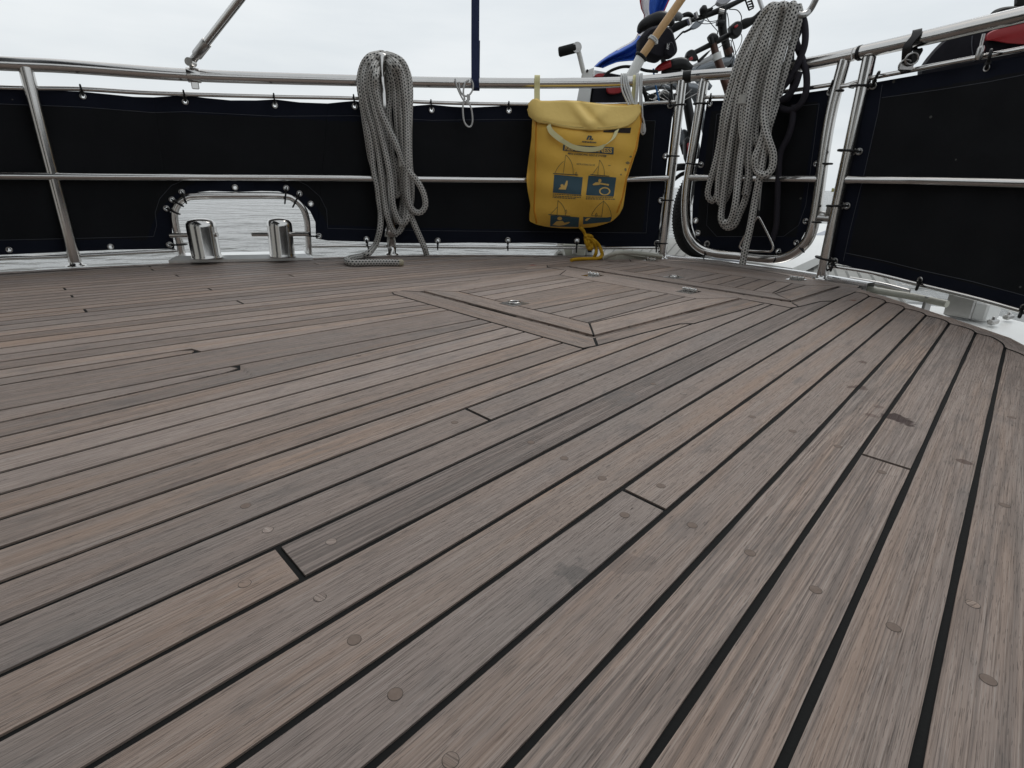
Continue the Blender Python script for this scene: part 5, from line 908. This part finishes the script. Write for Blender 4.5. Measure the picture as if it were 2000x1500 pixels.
# gunwale fittings on the right
gw_ = thing('outboard_moulding', 'white moulded shelf outside the deck edge under the right canvas', 'moulding', G(1870, 640, -.3))
mb = MB(); q = [G(1700, 585, -.3), G(1800, 596, -.3), G(1900, 604, -.3), G(2040, 640, -.3), G(2000, 720, -.3), G(1880, 672, -.3)]; mb.slab(q, .2, 0); mb.obj('shelf', white, gw_)
bx = thing('rail_base_box', 'polished steel box with white lid outside the right deck edge', 'box', G(1905, 622, -.28))
mb = MB(); R_ = np.array([[math.cos(.5), -math.sin(.5), 0], [math.sin(.5), math.cos(.5), 0], [0, 0, 1]]); mb.box(G(1892, 622, -.28) + [0, .1, .14], .13, .13, .14, R_, bev=.012); mb.obj('steel_box', steel_d, bx); mb = MB(); mb.box(G(1925, 626, -.28) + [0, .1, .1], .16, .12, .1, R_, bev=.02); mb.obj('white_box', white, bx)
for x, y in ((1862, 616), (1938, 634), (1968, 624), (1862, 603)):
    mb = MB(); mb.box(G(x, y, -.28) + [0, 0, .03], .07, .03, .025, R_, bev=.01); mb.lathe(G(x, y, -.28) + [0, 0, .05], [(.02, 0), (.02, .03), (.0, .035)], n=8); mb.obj('bolt_block', steel_d, bx)
dv = thing('boarding_ladder', 'beige bar on a short leg outside the deck edge below the right canvas', 'ladder', G(1810, 605, -.2))
mb = MB(); mb.tube(cr([F(1640, 556, -.1), F(1720, 569, -.12), F(1790, 581, -.16), F(1850, 594, -.2)], 5), .036, 12); mb.obj('rail_bar', beige, dv); mb = MB(); mb.tube(cr([F(1660, 545, -.2), F(1720, 556, -.22), F(1775, 570, -.25)], 5), .03, 12); mb.obj('upper_bar', steel_d, dv)
mb = MB(); mb.box((F(1812, 590, -.18) + F(1806, 608, -.18)) / 2, .035, .02, .11, bev=.006); mb.obj('leg', steel_d, dv)
# bag with red lamp beyond the right rail
def FO(x, y, o): return F(x, y, -o)
def puffF(pts, o, th, k=.85):
    p = np.array(cr(pts + [pts[0]], 4)[:-1]); c_ = p.mean(0); rings = []
    for s_, dy in ((k, -th), (.97, -th * .7), (1, 0), (.97, th * .7), (k, th)): q = c_ + (p - c_) * s_; rings.append(F(q[:, 0], q[:, 1], -(o + dy)))
    n = len(p); mb = MB(); vs = [v for r in rings for v in r]; mb.add(vs, [[i * n + j, i * n + (j + 1) % n, (i + 1) * n + (j + 1) % n, (i + 1) * n + j] for i in range(4) for j in range(n)], 0, True)
    for r in (0, 4): mb.add(list(rings[r]) + [rings[r].mean(0)], [[(j + 1) % n, j, n] for j in range(n)], 0, True)
    return mb
pb = thing('cycle_bag', 'large black bag with a red panel lying behind the right-hand rail', 'bag', FO(1900, 140, .6))
puffF([(1792, 140), (1806, 118), (1828, 92), (1850, 74), (1880, 62), (1930, 50), (2020, 36), (2090, 40), (2090, 150), (1900, 160), (1800, 160)], .8, .3, .92).obj('bag_body', blk_cl, pb)
puffF([(1923, 80), (1928, 66), (1950, 56), (2000, 44), (2060, 34), (2060, 84), (1980, 86), (1940, 80)], .42, .06, .93).obj('red_panel', red, pb)
mb = MB(); mb.tube(cr([FO(1899, 70, .48), FO(1898, 90, .47), FO(1902, 120, .47)], 4), .006, 4); mb.obj('seam', thread, pb)
sdl = puffF([(1930, 32), (1942, 20), (1965, 13), (2000, 12), (2040, 14), (2060, 40), (1960, 42)], .9, .2, .8).obj('cycle_saddle', rubber); tag(sdl, 'black bicycle saddle showing over the right-hand rail above the bag', 'saddle')
tb = puffF([(1980, 14), (1984, -10), (2010, -40), (2060, -40), (2060, 16)], 1.1, .2, .85).obj('top_bag', rubber); tag(tb, 'black rounded bag at the upper right corner behind the saddle', 'bag')
mb = MB(); mb.tube(cr([F(1922, 66, .05), F(1918, 82, .05), F(1914, 100, .05)], 4), .014, 8); mb.lathe(F(1915, 100, .05) - [0, 0, .07], [(.02, 0), (.03, .02), (.03, .09), (.02, .11)], n=10); tag(mb.obj('turnbuckle', steel_d), 'small steel turnbuckle joining the two right-hand rails beside the red panel', 'turnbuckle')
# ------------------------------------------------------------------ wheelhouse behind the camera, unseen, added with its canopy to darken deck and steel
darkglass = mat('tinted_glass', (.02, .022, .025), .05, coat=.5); 
def uvbox(mb, u0, u1, v0, v1, z0, z1, m=0):
    q = [xy(u0, v0), xy(u1, v0), xy(u1, v1), xy(u0, v1)]; mb.slab([np.array([p[0], p[1], z1]) for p in q], z1 - z0, m)
mb = MB(); uvbox(mb, -7, -3.4, -3.0, 9.5, 0, 7.2, 0); uvbox(mb, -7.2, .3, -3.2, 9.7, 7.2, 7.45, 1)  # roof slab lengthened over the camera to shade the near deck
for v0 in (-2.4, .6, 6.2): uvbox(mb, -3.42, -3.36, v0, v0 + 2.6, 3.2, 6.4, 2)
uvbox(mb, -3.42, -3.35, 3.7, 5.8, .3, 6.6, 2); tag(mb.obj('shade_wheelhouse', [hullw, canvas_mat('dark_top_canvas', (.012, .016, .03), (.018, .02, .035)), darkglass]), kind='structure')
